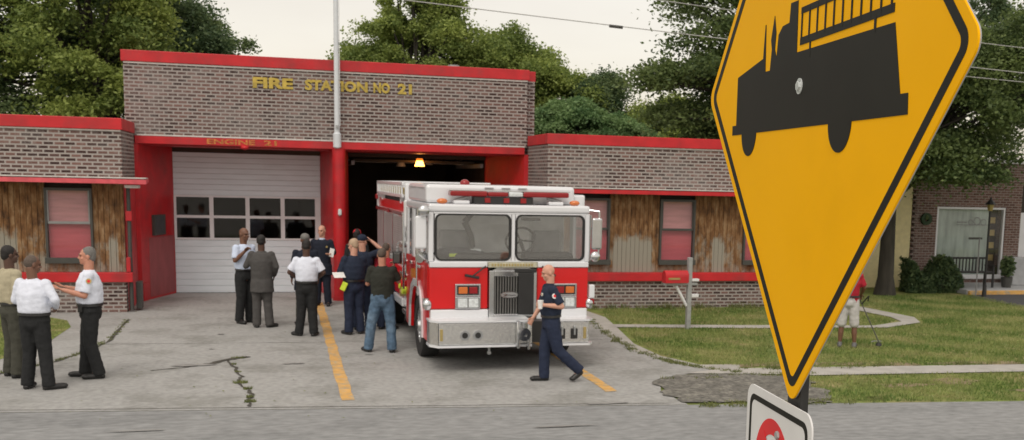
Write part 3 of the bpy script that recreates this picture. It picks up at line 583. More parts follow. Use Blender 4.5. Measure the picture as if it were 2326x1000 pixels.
# cab sides: red below the belt with a wheel arch, white above
arch = [(1.06, .42), (1.12, .80), (1.30, 1.06), (1.55, 1.17), (1.95, 1.17), (2.20, 1.06), (2.38, .80), (2.44, .42)]
prof = [(y0 + .12, .42)] + arch + [(3.0, .42), (3.0, 1.62), (y0 + .12, 1.62)]
for s in (-1, 1):
    a, c = (-X, -X + .05) if s < 0 else (X - .05, X)
    e('cab_side', MB().prism(prof, 'x', a, c), M['ered'])
    fl = MB()
    inner = arch; outer = [(.98, .42), (1.03, .84), (1.24, 1.15), (1.52, 1.28), (1.98, 1.28), (2.27, 1.15), (2.47, .84), (2.53, .42)]
    a2, c2 = (-X - .03, -X - .002) if s < 0 else (X + .002, X + .03)
    for i in range(len(inner) - 1): fl.prism([inner[i], inner[i + 1], outer[i + 1], outer[i]], 'x', a2, c2)
    e('wheel_arch', fl, M['ewhite'])
    e('side_stripe', MB().box(a2 + .01 if s < 0 else a2, c2 if s < 0 else c2 - .01, y0 + .14, .97, .95, 1.06), M['ewhite'])
    e('marker_lamp', MB().cyl((s * (X + .02), y0 + .06, .99), (s * (X + .02), y0 + .06, 1.10), .05).ell((s * (X + .02), y0 + .02, 1.0), (.075, .06, .09)), M['chrome'], smooth=True)
e('marker_lamp', MB().box(X + .005, X + .10, y0 - .02, y0 + .08, 1.08, 1.30, .02), M['ewhite']); e('marker_lamp', MB().box(X + .01, X + .09, y0 - .025, y0 + .08, .99, 1.075, .01), M['lred'])
e('marker_lamp', MB().box(-X - .05, -X - .002, y0 + .02, y0 + .10, 1.02, 1.10, .01), M['amber'])
# upper cab posts, header and roof
e('cab_post', MB().box(-X, -X + .075, y0 + .02, y0 + .16, 1.662, 2.42, .01), M['ewhite'])
e('cab_post', MB().box(X - .075, X, y0 + .02, y0 + .16, 1.662, 2.42, .01), M['ewhite'])
e('cab_post', MB().box(-.02 + .035, .02 + .045, y0 + .02, y0 + .08, 1.662, 2.42), M['ewhite'])
e('cab_post', MB().box(-X, -X + .05, 1.25, 1.45, 1.625, 2.42), M['ewhite'])
e('cab_post', MB().box(X - .05, X, 1.25, 1.45, 1.625, 2.42), M['ewhite'])
e('cab_post', MB().box(-X, -X + .05, 2.1, 2.3, 1.625, 2.42), M['ewhite'])
e('cab_post', MB().box(X - .05, X, 2.1, 2.3, 1.625, 2.42), M['ewhite'])
e('cab_post', MB().box(-X, -X + .05, 2.85, 3.0, 1.625, 2.42), M['ewhite'])
e('cab_post', MB().box(X - .05, X, 2.85, 3.0, 1.625, 2.42), M['ewhite'])
e('roof', MB().box(-X, X, y0 + .0, 3.0, 2.421, 2.545, .035), M['ewhite'])
e('raised_roof', MB().box(-X + .02, X - .14, y0 + .42, 2.9, 2.546, 2.835, .05), M['ewhite'])
e('raised_roof', MB().box(X - .139, X + .06, y0 + .5, 2.5, 2.50, 2.71, .03), M['ewhite'])
for i in range(3): e('vent_slot', MB().box(-.34 + i * .27, -.20 + i * .27, y0 + .40, y0 + .419, 2.785, 2.80), M['gframe'])
e('roof_panel_line', MB().box(-X + .012, -X + .019, y0 + .55, y0 + 1.25, 2.77, 2.785).box(-X + .012, -X + .019, y0 + 1.4, y0 + 2.2, 2.77, 2.785), M['gframe'])
e('roof_beacon', MB().ell((-.52, 1.6, 2.85), (.08, .08, .07)), M['lred'], smooth=True)
L = e('light_bar', MB().box(-.93, -.35, y0 + .12, y0 + .36, 2.665, 2.745, .02).box(-.345, -.02, y0 + .12, y0 + .36, 2.668, 2.735, .02).box(.22, .96, y0 + .12, y0 + .36, 2.665, 2.745, .02), M['lred'])
e('clear_section', MB().box(-.015, .215, y0 + .12, y0 + .36, 2.668, 2.74, .02), M['lclear'], L)
e('chrome_strip', MB().box(-.95, .98, y0 + .14, y0 + .34, 2.747, 2.762, .003), M['chrome'], L)
e('mounting_box', MB().box(-.56, .38, y0 + .14, y0 + .36, 2.55, 2.662, .01), M['black'], L)
for x in (-.35, -.05, .22): e('lamp_cell', MB().box(x - .045, x + .045, y0 + .125, y0 + .139, 2.57, 2.645, .004), M['lred'], L)
for s in (-1, 1): e('strut', MB().cyl((s * .85, y0 + .2, 2.59), (s * .62, y0 + .2, 2.66), .03), M['gframe'], L); e('bracket', MB().box(s * .75 - .12, s * .75 + .12, y0 + .12, y0 + .3, 2.547, 2.60, .015), M['ewhite'], L)
for x in (-1.06, 1.05): e('roof_marker', MB().ell((x, y0 + .12, 2.585), (.085, .06, .045)), M['amber'], smooth=True)
# windshield
def rr(x0, x1, z0, z1, r, n=5):
    P = []
    for cx, cz, a in ((x1 - r, z1 - r, 0), (x0 + r, z1 - r, 90), (x0 + r, z0 + r, 180), (x1 - r, z0 + r, 270)):
        P += [(cx + r * math.cos(R(a + 90 * i / n)), cz + r * math.sin(R(a + 90 * i / n))) for i in range(n + 1)]
    return P
for x0, x1 in ((-1.185, .005), (.075, 1.20)):
    o_ = rr(x0, x1, 1.675, 2.40, .10); i_ = rr(x0 + .03, x1 - .03, 1.70, 2.375, .08); n = len(o_); fr = MB()
    fr.add([(x, y0 + .01, z) for x, z in o_] + [(x, y0 + .01, z) for x, z in i_] + [(x, y0 + .07, z) for x, z in o_] + [(x, y0 + .07, z) for x, z in i_],
           [f for i in range(n) for f in ((i, (i + 1) % n, n + (i + 1) % n, n + i), (2 * n + i, 3 * n + i, 3 * n + (i + 1) % n, 2 * n + (i + 1) % n), (i, 2 * n + i, 2 * n + (i + 1) % n, (i + 1) % n), (n + i, n + (i + 1) % n, 3 * n + (i + 1) % n, 3 * n + i))])
    Wd = e('windshield', MB().prism(i_, 'y', y0 + .03, y0 + .036), M['glasscab']); e('gasket', fr, M['rubber'], Wd)
    # white corners outside the rounded gasket
    for cx, cz, sx, sz in ((x0, 1.675, 1, 1), (x1, 1.675, -1, 1), (x0, 2.40, 1, -1), (x1, 2.40, -1, -1)):
        pts = [(cx, cz)] + [(cx + sx * (.10 - .10 * math.sin(R(t))), cz + sz * (.10 - .10 * math.cos(R(t)))) for t in range(0, 91, 15)]
        MB().prism(pts, 'y', y0 + .02, y0 + .06).build('corner_infill', M['ewhite'], Wd)
e('sill_panel', MB().box(-X + .076, X - .076, y0 + .015, y0 + .09, 1.66, 1.68).box(-X + .076, X - .076, y0 + .015, y0 + .09, 2.40, 2.42), M['ewhite'])
for s in (-1, 1):
    a = -X + .02 if s < 0 else X - .026
    for p, q in ((y0 + .17, 1.24), (1.46, 2.09), (2.31, 2.84)): e('side_window', MB().box(a, a + .006, p, q, 1.64, 2.41), M['glassdark'])
# cab interior
e('cab_door_panel', MB().box(-1.22, -1.19, 1.5, 2.85, 1.0, 1.62), M['egrey'])
e('cab_door_panel', MB().box(1.19, 1.22, 1.5, 2.85, 1.0, 1.62), M['egrey'])
e('cab_floor', MB().box(-1.2, 1.2, y0 + .13, 2.9, .95, 1.0), M['egrey'])
e('cab_rear_wall', MB().box(-1.2, 1.2, 2.86, 2.9, 1.0, 2.41), M['egrey'])
e('engine_cover', MB().box(-.42, .48, y0 + .3, 2.2, 1.0, 1.72, .12), M['egrey'])
e('partition', MB().box(-1.15, -.45, 1.5, 1.56, 1.0, 2.36, .02), M['egrey'])
e('partition', MB().box(.55, 1.15, 1.5, 1.56, 1.0, 2.36, .02), M['egrey'])
e('partition', MB().box(-.449, .549, 1.5, 1.53, 2.2, 2.38), M['egrey'])
e('dashboard', MB().box(-1.2, 1.2, y0 + .12, y0 + .40, 1.55, 1.70, .04).box(.25, 1.1, y0 + .25, y0 + .5, 1.60, 1.80, .07).box(-.85, .1, y0 + .2, y0 + .5, 1.60, 1.78, .07), M['black'])
e('seat_back', MB().box(.52, 1.02, 1.15, 1.3, 1.2, 2.12, .05), M['gframe'])
e('seat_back', MB().box(-1.0, -.52, 1.15, 1.3, 1.2, 2.12, .05), M['gframe'])
e('seat', MB().box(.52, 1.02, .9, 1.149, 1.15, 1.3, .05), M['gframe'])
e('seat', MB().box(-1.0, -.52, .9, 1.149, 1.15, 1.3, .05), M['gframe'])
wheel = MB()
c0 = Vector((.10 + .13, y0 + .36, 1.98)); ax = Vector((-.35, -.75, .55)).normalized(); u = ax.orthogonal().normalized(); w_ = ax.cross(u)
wheel.path([c0 + (u * math.cos(2 * math.pi * i / 24) + w_ * math.sin(2 * math.pi * i / 24)) * .23 for i in range(25)], .018, 6)
for k in range(3): wheel.cyl(c0, c0 + (u * math.cos(2.1 * k) + w_ * math.sin(2.1 * k)) * .23, .014)
wheel.cyl(c0, c0 - ax * .5, .03)
e('steering_wheel', wheel, M['black'], smooth=True)
e('interior_post', MB().path([(-.62, y0 + .55, 1.72), (-.50, y0 + .56, 1.85), (-.52, y0 + .6, 2.05), (-.62, y0 + .6, 2.25), (-.50, y0 + .6, 2.40)], .05, 8), M['frame'], smooth=True)
e('sun_visor', MB().box(.22, .50, y0 + .12, y0 + .3, 2.30, 2.34, .01), M['black'])
c_ = tag(MB().ell((2.62, 17.45, 1.77), (.34, .14, .10)).ell((2.85, 17.42, 1.75), (.25, .12, .09)).ell((2.45, 17.43, 1.76), (.18, .12, .09)).build('coat', M['lot'], None, True), 'dark folded turnout coat lying on the engine dashboard', 'coat')
MB().box(2.50, 2.72, 17.285, 17.31, 1.72, 1.77, .01).build('reflective_trim', M['lime'], c_)
tag(MB().box(2.84, 3.02, 17.36, 17.44, 1.78, 1.84, .02).box(2.9, 3.12, 17.33, 17.37, 1.72, 1.77, .02).build('glove', M['lclear']), 'pale work gloves on the dashboard beside the dark coat', 'gloves')
# mirrors
for s in (-1, 1):
    Mi = e('mirror', MB().box(s * 1.40 - .085, s * 1.40 + .085, y0 - .02, y0 + .06, 1.86, 2.36, .03), M['ewhite'] if s < 0 else M['chrome'])
    e('mirror_arm', MB().path([(s * X, y0 + .1, 2.48), (s * 1.44, y0 + .03, 2.46), (s * 1.44, y0 + .03, 1.78), (s * X, y0 + .12, 1.66)], .016), M['chrome'], Mi)
    e('round_mirror', MB().ell((s * 1.36, y0 - .05, 2.44 if s < 0 else 1.75), (.085, .05, .085)), M['chrome'], Mi, True)
e('grab_rail', MB().path([(X + .05, y0 + .2, 1.70), (X + .07, y0 + .2, 2.40)], .018).path([(-X - .05, 1.35, 1.2), (-X - .06, 1.35, 2.2)], .02).path([(-X - .05, 2.98, 1.0), (-X - .06, 2.98, 2.3)], .02), M['chrome'], smooth=True)
e('door_handle', MB().box(-X - .04, -X - .001, 1.2, 1.34, 1.50, 1.55, .01), M['chrome'])
e('door_handle', MB().box(-X - .04, -X - .001, 2.15, 2.3, 1.50, 1.55, .01), M['chrome'])
e('speaker', MB().cyl((-1.28, y0 + .25, 1.72), (-1.40, y0 + .15, 1.72), .06, .09), M['chrome'], smooth=True)
# wheels
def wheel_at(x, y, s):
    W = e('wheel', MB().ell((x, y, .52), (.06, .1, .1)), M['chrome'], smooth=True)
    t = MB(); n = 32; pr = [(-.14, .30), (-.15, .42), (-.14, .50), (-.10, .52), (.10, .52), (.14, .50), (.15, .42), (.14, .30)]
    vs = [(x + px_, y + r_ * math.cos(2 * math.pi * i / n), .52 + r_ * math.sin(2 * math.pi * i / n)) for px_, r_ in pr for i in range(n)]
    fs = [(a * n + i, a * n + (i + 1) % n, ((a + 1) % 8) * n + (i + 1) % n, ((a + 1) % 8) * n + i) for a in range(8) for i in range(n)]
    e('tyre', t.add(vs, fs), M['rubber'], W, True)
    e('rim', MB().cyl((x + s * .04, y, .52), (x + s * .10, y, .52), .30, .30, 28).ring((x + s * .10, y, .52), (s, 0, 0), .22, .29, .03).cyl((x + s * .10, y, .52), (x + s * .17, y, .52), .12, .09), M['chrome'], W, True)
for s in (-1, 1): wheel_at(s * 1.10, 1.75, s); wheel_at(s * 1.10, 6.0, s)
# body behind the cab
e('body', MB().box(-1.22, 1.22, 3.75, 8.1, .75, 1.34, .02).box(-1.22, 1.22, 3.75, 8.1, 1.341, 2.30, .02).box(-1.27, 1.27, 3.7, 8.1, .60, .749, .02), M['ewhite'])
e('body_lower', MB().box(-1.245, -1.221, 3.76, 5.3, .78, 1.30), M['ered'])
e('body_lower', MB().box(1.221, 1.245, 3.76, 5.3, .78, 1.30), M['ered'])
e('pump_panel', MB().box(-1.2, 1.2, 3.06, 3.70, .62, 2.5), M['gframe'])
e('crosslay_cover', MB().box(-1.24, 1.24, 3.08, 3.68, 2.05, 2.52, .02), M['egrey'])
b = MB()
for z in (1.2, 1.45, 1.75):
    for y in (3.2, 3.42, 3.6): b.cyl((-1.20, y, z), (-1.30, y, z), .05).cyl((-1.30, y, z), (-1.32, y, z), .065)
e('discharge_cap', b, M['chrome'], smooth=True)
e('gauge', MB().cyl((-1.2, 3.28, 1.92), (-1.23, 3.28, 1.92), .07).cyl((-1.2, 3.5, 1.92), (-1.23, 3.5, 1.92), .07), M['lclear'], smooth=True)
for y, z, mm in ((3.2, .95, 'lime'), (3.5, .88, 'tan'), (3.35, 1.05, 'ered'), (3.65, 1.0, 'lime')): e('hose_cap', MB().cyl((-1.2, y, z), (-1.33, y, z), .065), M[mm], smooth=True)
e('pump_panel_stripe', MB().box(-1.225, -1.201, 3.08, 3.69, .64, .80).box(-1.225, -1.201, 3.08, 3.69, 1.06, 1.14), M['ewhite'])
for y0_, y1_ in ((3.85, 5.2), (5.3, 6.7), (6.8, 8.0)):
    sh = MB(); z = 1.36
    while z < 2.2: sh.box(-1.238, -1.222, y0_, y1_, z, z + .037, .006, 1); z += .04
    e('roll_shutter', sh, M['shutter'])
e('shutter_frame', MB().box(-1.245, -1.223, 5.205, 5.295, 1.345, 2.28).box(-1.245, -1.223, 6.705, 6.795, 1.345, 2.28).box(-1.26, -1.223, 3.76, 8.1, 2.24, 2.30), M['chrome'])
e('hose_bed_side', MB().box(-1.2, -1.14, 3.75, 8.1, 2.301, 2.48, .01), M['ered'])
e('hose_bed_side', MB().box(1.14, 1.2, 3.75, 8.1, 2.301, 2.48, .01), M['ered'])
e('hose_bed', MB().box(-1.13, 1.13, 3.75, 8.0, 2.301, 2.55, .03), M['lot'])
lad = MB().box(-1.24, -1.20, 3.9, 8.05, 2.56, 2.62, .008).box(-1.24, -1.20, 3.9, 8.05, 2.78, 2.84, .008)
for i in range(12): lad.cyl((-1.22, 4.05 + i * .35, 2.62), (-1.22, 4.05 + i * .35, 2.78), .018)
lad.box(-1.22, -1.15, 4.3, 4.35, 2.45, 2.6).box(-1.22, -1.15, 7.3, 7.35, 2.45, 2.6)
e('ladder', lad, M['ewhite']); e('front_rack', MB().box(-1.2, -1.0, 3.75, 3.85, 2.3, 2.82, .02), M['ewhite']); e('rear_rack', MB().box(-1.24, 1.24, 7.95, 8.08, 2.3, 2.84, .02), M['ewhite'])
e('warning_lamp', MB().box(-1.29, -1.245, 7.75, 7.95, 2.45, 2.56, .02), M['lred'])
e('warning_lamp', MB().box(-1.29, -1.265, 5.6, 5.8, 2.24, 2.32, .01), M['lred'])
e('suction_hose', MB().path([(-1.13, 4.1, 2.66), (-1.13, 7.7, 2.66)], .08, 12), M['tan'], smooth=True)
e('running_board', MB().box(-1.27, -1.0, 2.62, 3.69, .50, .58, .01), M['steel'])
e('mud_skirt', MB().box(-X + .0, -X + .04, 2.56, 2.99, .42, .50), M['ewhite'])

# ------------------------------------------------------------------ people
def cloth(name, col, var=.12, rough=.85, **k): return mat(name, col, rough, var=var, scale=14, bump=.35, bscale=28, spec=.2, **k)
SK = {'fair': mat('skin_fair', (.58, .31, .22), .5, var=.06, scale=20), 'ruddy': mat('skin_ruddy', (.52, .24, .16), .5, var=.08, scale=20),
      'brown': mat('skin_brown', (.16, .075, .045), .5, var=.08, scale=20), 'dark': mat('skin_dark', (.085, .042, .028), .5, var=.08, scale=20)}
CL = {'shirtwhite': cloth('white_shirt', (.70, .74, .84), .05), 'shirtblue': cloth('pale_blue_shirt', (.56, .64, .80), .05), 'tan': cloth('tan_shirt', (.40, .36, .25)), 'black': cloth('black_trousers', (.022, .023, .024)),
      'navy': cloth('navy_uniform', (.022, .030, .052)), 'navyt': cloth('navy_trousers', (.024, .032, .060)), 'grey': cloth('grey_suit', (.075, .072, .070), .08), 'olive': cloth('olive_trousers', (.06, .06, .048)),
      'tee': cloth('black_tee', (.032, .034, .028)), 'jeans': cloth('blue_jeans', (.085, .14, .21), .3, col2=(.15, .22, .30)), 'dressblue': cloth('dress_uniform', (.018, .022, .035)), 'redtee': cloth('red_tee', (.36, .02, .035)),
      'shorts': cloth('pale_shorts', (.48, .47, .46)), 'redcap': cloth('red_cap', (.5, .02, .03)), 'navycap': cloth('navy_cap', (.02, .028, .05)), 'shoe': mat('black_shoe', (.014, .014, .014), .4), 'greyshoe': mat('grey_shoe', (.12, .12, .12), .6),
      'hairdark': mat('hair_dark', (.012, .010, .009), .7, var=.3, scale=60), 'hairgrey': mat('hair_grey', (.15, .145, .135), .7, var=.3, scale=60), 'hairshort': mat('hair_cropped', (.10, .075, .06), .8, var=.2, scale=60), 'hairblond': mat('hair_blond', (.42, .30, .2), .7, var=.2, scale=60), 'hairwhite': mat('hair_white', (.6, .58, .56), .7)}
EYE = mat('eye', (.02, .015, .012), .2); PAPER = mat('paper', (.78, .78, .76), .6)

def tubeprims(mb, pts, rads, n=12, side=None):
    pts = [Vector(p) for p in pts]; rads = [(r, r) if not isinstance(r, (tuple, list)) else r for r in rads]
    rings = []
    for i, p in enumerate(pts):
        d = (pts[min(i + 1, len(pts) - 1)] - pts[max(i - 1, 0)]).normalized(); s = Vector(side) if side else Vector((1, 0, 0))
        if abs(s.dot(d)) > .85: s = Vector((0, 1, 0))
        s = (s - d * s.dot(d)).normalized(); t = d.cross(s)
        rings.append([p + s * rads[i][0] * math.cos(2 * math.pi * j / n) + t * rads[i][1] * math.sin(2 * math.pi * j / n) for j in range(n)])
    vs = [v for r in rings for v in r]; m_ = len(pts)
    fs = [(a * n + j, a * n + (j + 1) % n, (a + 1) * n + (j + 1) % n, (a + 1) * n + j) for a in range(m_ - 1) for j in range(n)] + [tuple(range(n))[::-1], tuple(range((m_ - 1) * n, m_ * n))]
    mb.add(vs, fs)
def limb(mb, a, b, ra, rb, mid=None, caps=True):
    a = Vector(a); b = Vector(b); mid = mid or (ra + rb) / 2 * 1.03
    tubeprims(mb, [a, (a + b) / 2, b], [ra, mid, rb])
    if caps: mb.ell(a, (ra,) * 3); mb.ell(b, (rb,) * 3)
def remesh(mb, name, vox, m, parent, smooth=2, wrinkle=0, seed=0):
    me = mb.mesh('tmp'); b = bmesh.new(); b.from_mesh(me); bmesh.ops.remove_doubles(b, verts=b.verts, dist=1e-6); bmesh.ops.recalc_face_normals(b, faces=b.faces); b.to_mesh(me); b.free()
    o = bpy.data.objects.new('tmp', me); C.objects.link(o); md = o.modifiers.new('r', 'REMESH'); md.mode = 'VOXEL'; md.voxel_size = vox; md.use_smooth_shade = True
    if smooth: s = o.modifiers.new('s', 'SMOOTH'); s.factor = .5; s.iterations = smooth
    bpy.context.view_layer.update(); n = bpy.data.meshes.new_from_object(o.evaluated_get(bpy.context.evaluated_depsgraph_get())); bpy.data.objects.remove(o)
    if wrinkle:
        k_ = len(n.vertices); co = np.empty(k_ * 3, np.float32); no = np.empty(k_ * 3, np.float32); n.vertices.foreach_get('co', co); n.vertex_normals.foreach_get('vector', no); co = co.reshape(-1, 3); no = no.reshape(-1, 3)
        q = np.array([noise.noise(Vector((c[0] * 9 + seed, c[1] * 9, c[2] * 15))) + .5 * noise.noise(Vector((c[0] * 21 + seed, c[1] * 21, c[2] * 26))) for c in co.tolist()])
        n.vertices.foreach_set('co', (co + no * q[:, None] * wrinkle).astype(np.float32).ravel()); n.update()
    n.name = name; n.materials.clear(); n.materials.append(m)
    for p in n.polygons: p.use_smooth = True
    o = bpy.data.objects.new(name, n); C.objects.link(o)
    if parent: o.parent = parent
    return o
PN = [0]
def person(label, loc, rz, h, skin, top, bottom, pose=None, sleeves='long', kind='shirt', shoe='shoe', hair=None, cap=None, girth=1.0, belt=True, group=None, fine=True, patches=(), beltgear=False, collar=None):
    PN[0] += 1; k = h / 1.8; q = dict(el_R=(-.235, .03, 1.18), wr_R=(-.25, -.05, .94), el_L=(.235, .03, 1.18), wr_L=(.25, -.05, .94), kn_R=(-.10, -.015, .50), kn_L=(.10, -.015, .50), an_R=(-.12, .02, .09), an_L=(.12, .02, .09),
        toe_R=(-.15, -.15, .045), toe_L=(.15, -.15, .045), lean=(0, 0), hy=0, hp=0, palm_R=(0, 0, 0), palm_L=(0, 0, 0), curl=.5)
    q.update(pose or {})
    T = thing('person', label, 'person', (*loc, .0), R(rz), group)
    S_ = lambda p: Vector((p[0] * k, p[1] * k, p[2] * k))
    lx, ly = q['lean']; K = lambda x, y, z: Vector(((x + lx * max(0, min(1, (z - .95) / .5))) * k, (y + ly * max(0, min(1, (z - .95) / .5))) * k, z * k))
    g = girth
    tz = [.86, .96, 1.06, 1.18, 1.30, 1.40, 1.46]; tr = [(.150, .105), (.158, .112), (.145 * g, .108 * g), (.150 * g, .116 * g), (.168 * g, .118 * g), (.165, .100), (.10, .075)]
    sh = {'R': K(-.178, .0, 1.425), 'L': K(.178, .0, 1.425)}; hip = {'R': S_((-.092, 0, .90)), 'L': S_((.092, 0, .90))}
    J = {kk: S_(q[kk]) for kk in q if kk[:2] in ('el', 'wr', 'kn', 'an', 'to')}
    J = {kk: (v + Vector((lx * k, ly * k, 0)) if kk[:2] in ('el', 'wr') else v) for kk, v in J.items()}
    body = MB(); tubeprims(body, [K(0, 0, z) for z in tz], [(a * k, b * k) for a, b in tr]); body.ell(K(0, 0, .87), (.14 * k, .10 * k, .08 * k)); body.ell(K(0, 0, 1.42), (.14 * k, .075 * k, .06 * k))
    # neck and head
    hc = K(0, -.015, 1.675); hc = hc + Vector((0, -.03 * k * math.sin(R(q['hp'])) * 2, 0)); Rh = Matrix.Rotation(R(q['hy']), 3, 'Z') @ Matrix.Rotation(R(-q['hp']), 3, 'X').inverted()
    hh = lambda x, y, z: hc + Rh @ Vector((x * k, y * k, z * k))
    tubeprims(body, [K(0, .01, 1.42), K(0, .005, 1.50), hh(0, .025, -.04)], [.078 * k, .064 * k, .066 * k])
    def he(c, r, mb=body): mb.ell(hh(*[v * 1.04 for v in c]), tuple(v * 1.04 * k for v in r), rot=Rh, n=16, k=11)
    he((0, .014, .028), (.073, .092, .090)); he((0, -.028, -.045), (.054, .058, .068)); he((0, -.060, -.083), (.028, .024, .022)); he((0, -.068, .028), (.050, .022, .014)); he((0, -.093, -.020), (.013, .018, .015)); he((0, -.082, .0), (.009, .014, .028))
    he((.040, -.058, -.028), (.020, .022, .020)); he((-.040, -.058, -.028), (.020, .022, .020)); he((0, -.080, -.055), (.022, .011, .005)); he((0, -.078, -.066), (.019, .011, .006))
    for s in (-1, 1): he((s * .075, .014, -.008), (.009, .020, .032))
    # arms, hands
    for s in 'RL':
        a, e_, w_ = sh[s], J['el_' + s], J['wr_' + s]
        body.ell(a - Vector((0, 0, .01 * k)), (.048 * k,) * 3); limb(body, a - Vector((0, 0, .01 * k)), e_, .046 * k, .041 * k, .048 * k); limb(body, e_, w_, .042 * k, .027 * k, .039 * k)
        d = (w_ - e_).normalized(); sx = -1 if s == 'R' else 1
        pn = Vector(q['palm_' + s]);
        if pn.length < .1: pn = Vector((-sx, 0, .0))
        pn = (pn - d * pn.dot(d)).normalized(); sd_ = d.cross(pn).normalized()
        up = sd_ if (sd_.dot(Vector((0, -1, .6))) > 0) else -sd_     # thumb side
        tubeprims(body, [w_, w_ + d * .045 * k, w_ + d * .09 * k], [(.018 * k, .026 * k), (.016 * k, .038 * k), (.014 * k, .040 * k)], side=pn)
        for i, (o_, ln) in enumerate(((-.030, .062), (-.010, .072), (.011, .078), (.031, .070))):
            b0 = w_ + d * .088 * k + up * o_ * k; c = q['curl']; b1 = b0 + (d * math.cos(c * .6) + pn * math.sin(c * .6)) * ln * .5 * k; b2 = b1 + (d * math.cos(c * 1.7) + pn * math.sin(c * 1.7)) * ln * .5 * k
            limb(body, b0, b1, .0095 * k, .0088 * k); limb(body, b1, b2, .0088 * k, .0078 * k)
        t0 = w_ + d * .025 * k + up * .024 * k; t1 = t0 + (d * .6 + up * .65 + pn * .35).normalized() * .042 * k; t2 = t1 + (d * .85 + up * .15 + pn * .4).normalized() * .034 * k
        limb(body, t0, t1, .013 * k, .011 * k); limb(body, t1, t2, .011 * k, .009 * k)
    for s in 'RL':
        limb(body, hip[s], J['kn_' + s], .080 * k, .052 * k, .070 * k); limb(body, J['kn_' + s], J['an_' + s], .052 * k, .032 * k, .055 * k)
        limb(body, J['an_' + s], (J['an_' + s] + J['toe_' + s]) / 2, .028 * k, .022 * k)
    remesh(body, 'body', .0075, SK[skin], T, 1)
    for s in (-1, 1):
        ey = MB().ell(hh(s * .031, -.083, .006), (.0125 * k, .006 * k, .0065 * k), rot=Rh); ey.build('eye', EYE, T, True)
        if hair or True: MB().ell(hh(s * .033, -.091, .031), (.019 * k, .006 * k, .0045 * k), rot=Rh).build('eyebrow', CL[hair if hair else 'hairshort'], T, True)
    # trousers
    tr_ = MB(); f = .020
    tubeprims(tr_, [K(0, 0, z) for z in (.84, .93, 1.0, 1.035)], [(.180 * k, .135 * k), (.186 * g * k, .138 * k), (.172 * g * k, .128 * g * k), (.166 * g * k, .124 * g * k)]); tr_.ell(K(0, .035, .90), (.155 * k, .118 * k, .12 * k))
    for s in 'RL':
        kn, an = J['kn_' + s], J['an_' + s]; limb(tr_, hip[s] + Vector((0, 0, -.02 * k)), kn, .112 * k, .088 * k, .104 * k)
        if bottom == 'shorts': limb(tr_, hip[s], kn + (kn - hip[s]) * .03, .10 * k, .098 * k, .10 * k)
        else:
            dd = (an - kn); cuff = kn + dd * 1.09; tubeprims(tr_, [kn, kn + dd * .5, cuff], [.088 * k, .084 * k, .084 * k]); tr_.ell(kn, (.087 * k,) * 3)
    remesh(tr_, 'trousers' if bottom != 'shorts' else 'shorts', .014, CL[bottom], T, 2, .006, PN[0] * 7)
    # top
    tp = MB(); ez = .02 if kind != 'coat' else .034
    low = {'shirt': 1.01, 'tee': .90, 'coat': .70}[kind]
    zs = [z for z in (.70, .80, .90, .96, 1.01, 1.06, 1.18, 1.30, 1.40, 1.455) if z >= low]
    def rad(z):
        a = np.interp(z, [.70] + tz, [.165] + [r[0] for r in tr]); b_ = np.interp(z, [.70] + tz, [.125] + [r[1] for r in tr]); x = ez + .008 + (.014 if (kind == 'shirt' and 1.03 < z < 1.2) else 0) + (.02 if kind == 'coat' and z < .95 else 0)
        if kind == 'shirt' and z < 1.03: x = .022
        return ((a + x) * k, (b_ + x) * k)
    tubeprims(tp, [K(0, 0, z) for z in zs], [rad(z) for z in zs], n=20); tp.ell(K(0, 0, 1.425), (.165 * k, .098 * k, .062 * k)); tp.ell(K(0, .012, 1.462), (.105 * k, .066 * k, .045 * k)); tubeprims(tp, [K(0, .008, 1.45), K(0, .01, 1.495)], [.085 * k, .070 * k])
    for s in 'RL':
        a, e_, w_ = sh[s], J['el_' + s], J['wr_' + s]; tp.ell(a, (.076 * k, .076 * k, .068 * k))
        if sleeves == 'long': limb(tp, a, e_, .069 * k, .058 * k, .066 * k); tubeprims(tp, [e_, e_ + (w_ - e_) * .5, e_ + (w_ - e_) * .97], [.058 * k, .053 * k, .042 * k])
        else: tubeprims(tp, [a, a + (e_ - a) * .45, a + (e_ - a) * .85], [.070 * k, .070 * k, .073 * k])
    nm = {'shirt': 'shirt', 'tee': 'tee_shirt', 'coat': 'jacket'}[kind]
    remesh(tp, nm, .013, CL[top], T, 2, .007 if kind != 'coat' else .005, PN[0] * 13)
    if collar: tubeprims(c := MB(), [K(0, .004, 1.462), K(0, .004, 1.52)], [.076 * k, .064 * k]); c.build('collar', CL[collar], T, True)
    if belt and kind != 'coat':
        c = MB(); tubeprims(c, [K(0, 0, 1.008), K(0, 0, 1.045)], [(.184 * g * k, .144 * g * k), (.180 * g * k, .141 * g * k)], n=24); c.build('belt', CL['shoe'], T, True)
    if beltgear:
        MB().box(.12 * k, .17 * k, -.15 * k, -.09 * k, .93 * k, 1.05 * k, .01).build('radio', CL['shoe'], T); MB().box(.175 * k, .188 * k, -.04 * k, .01 * k, .84 * k, 1.0 * k, .004).build('key_fob', CL['redcap'], T)
    for s in 'RL':
        an, to = J['an_' + s], J['toe_' + s]; dd = (to - an); dd.z = min(dd.z, 0) if an.z < .12 * k else dd.z; hl = an + Vector((-(to - an).x, -(to - an).y, 0)).normalized() * .035 * k; hl.z = max(.038 * k, hl.z - .05 * k)
        m_ = MB(); b0 = to; lim = (hl + to) / 2; tubeprims(m_, [hl, lim, to], [.045 * k, .048 * k, .042 * k]); m_.ell(hl, (.046 * k, .046 * k, .044 * k)); m_.ell(to, (.050 * k, .056 * k, .036 * k)); m_.ell(an + Vector((0, 0, -.02 * k)), (.052 * k, .058 * k, .062 * k))
        o = remesh(m_, 'shoe', .009, CL[shoe], T, 1)
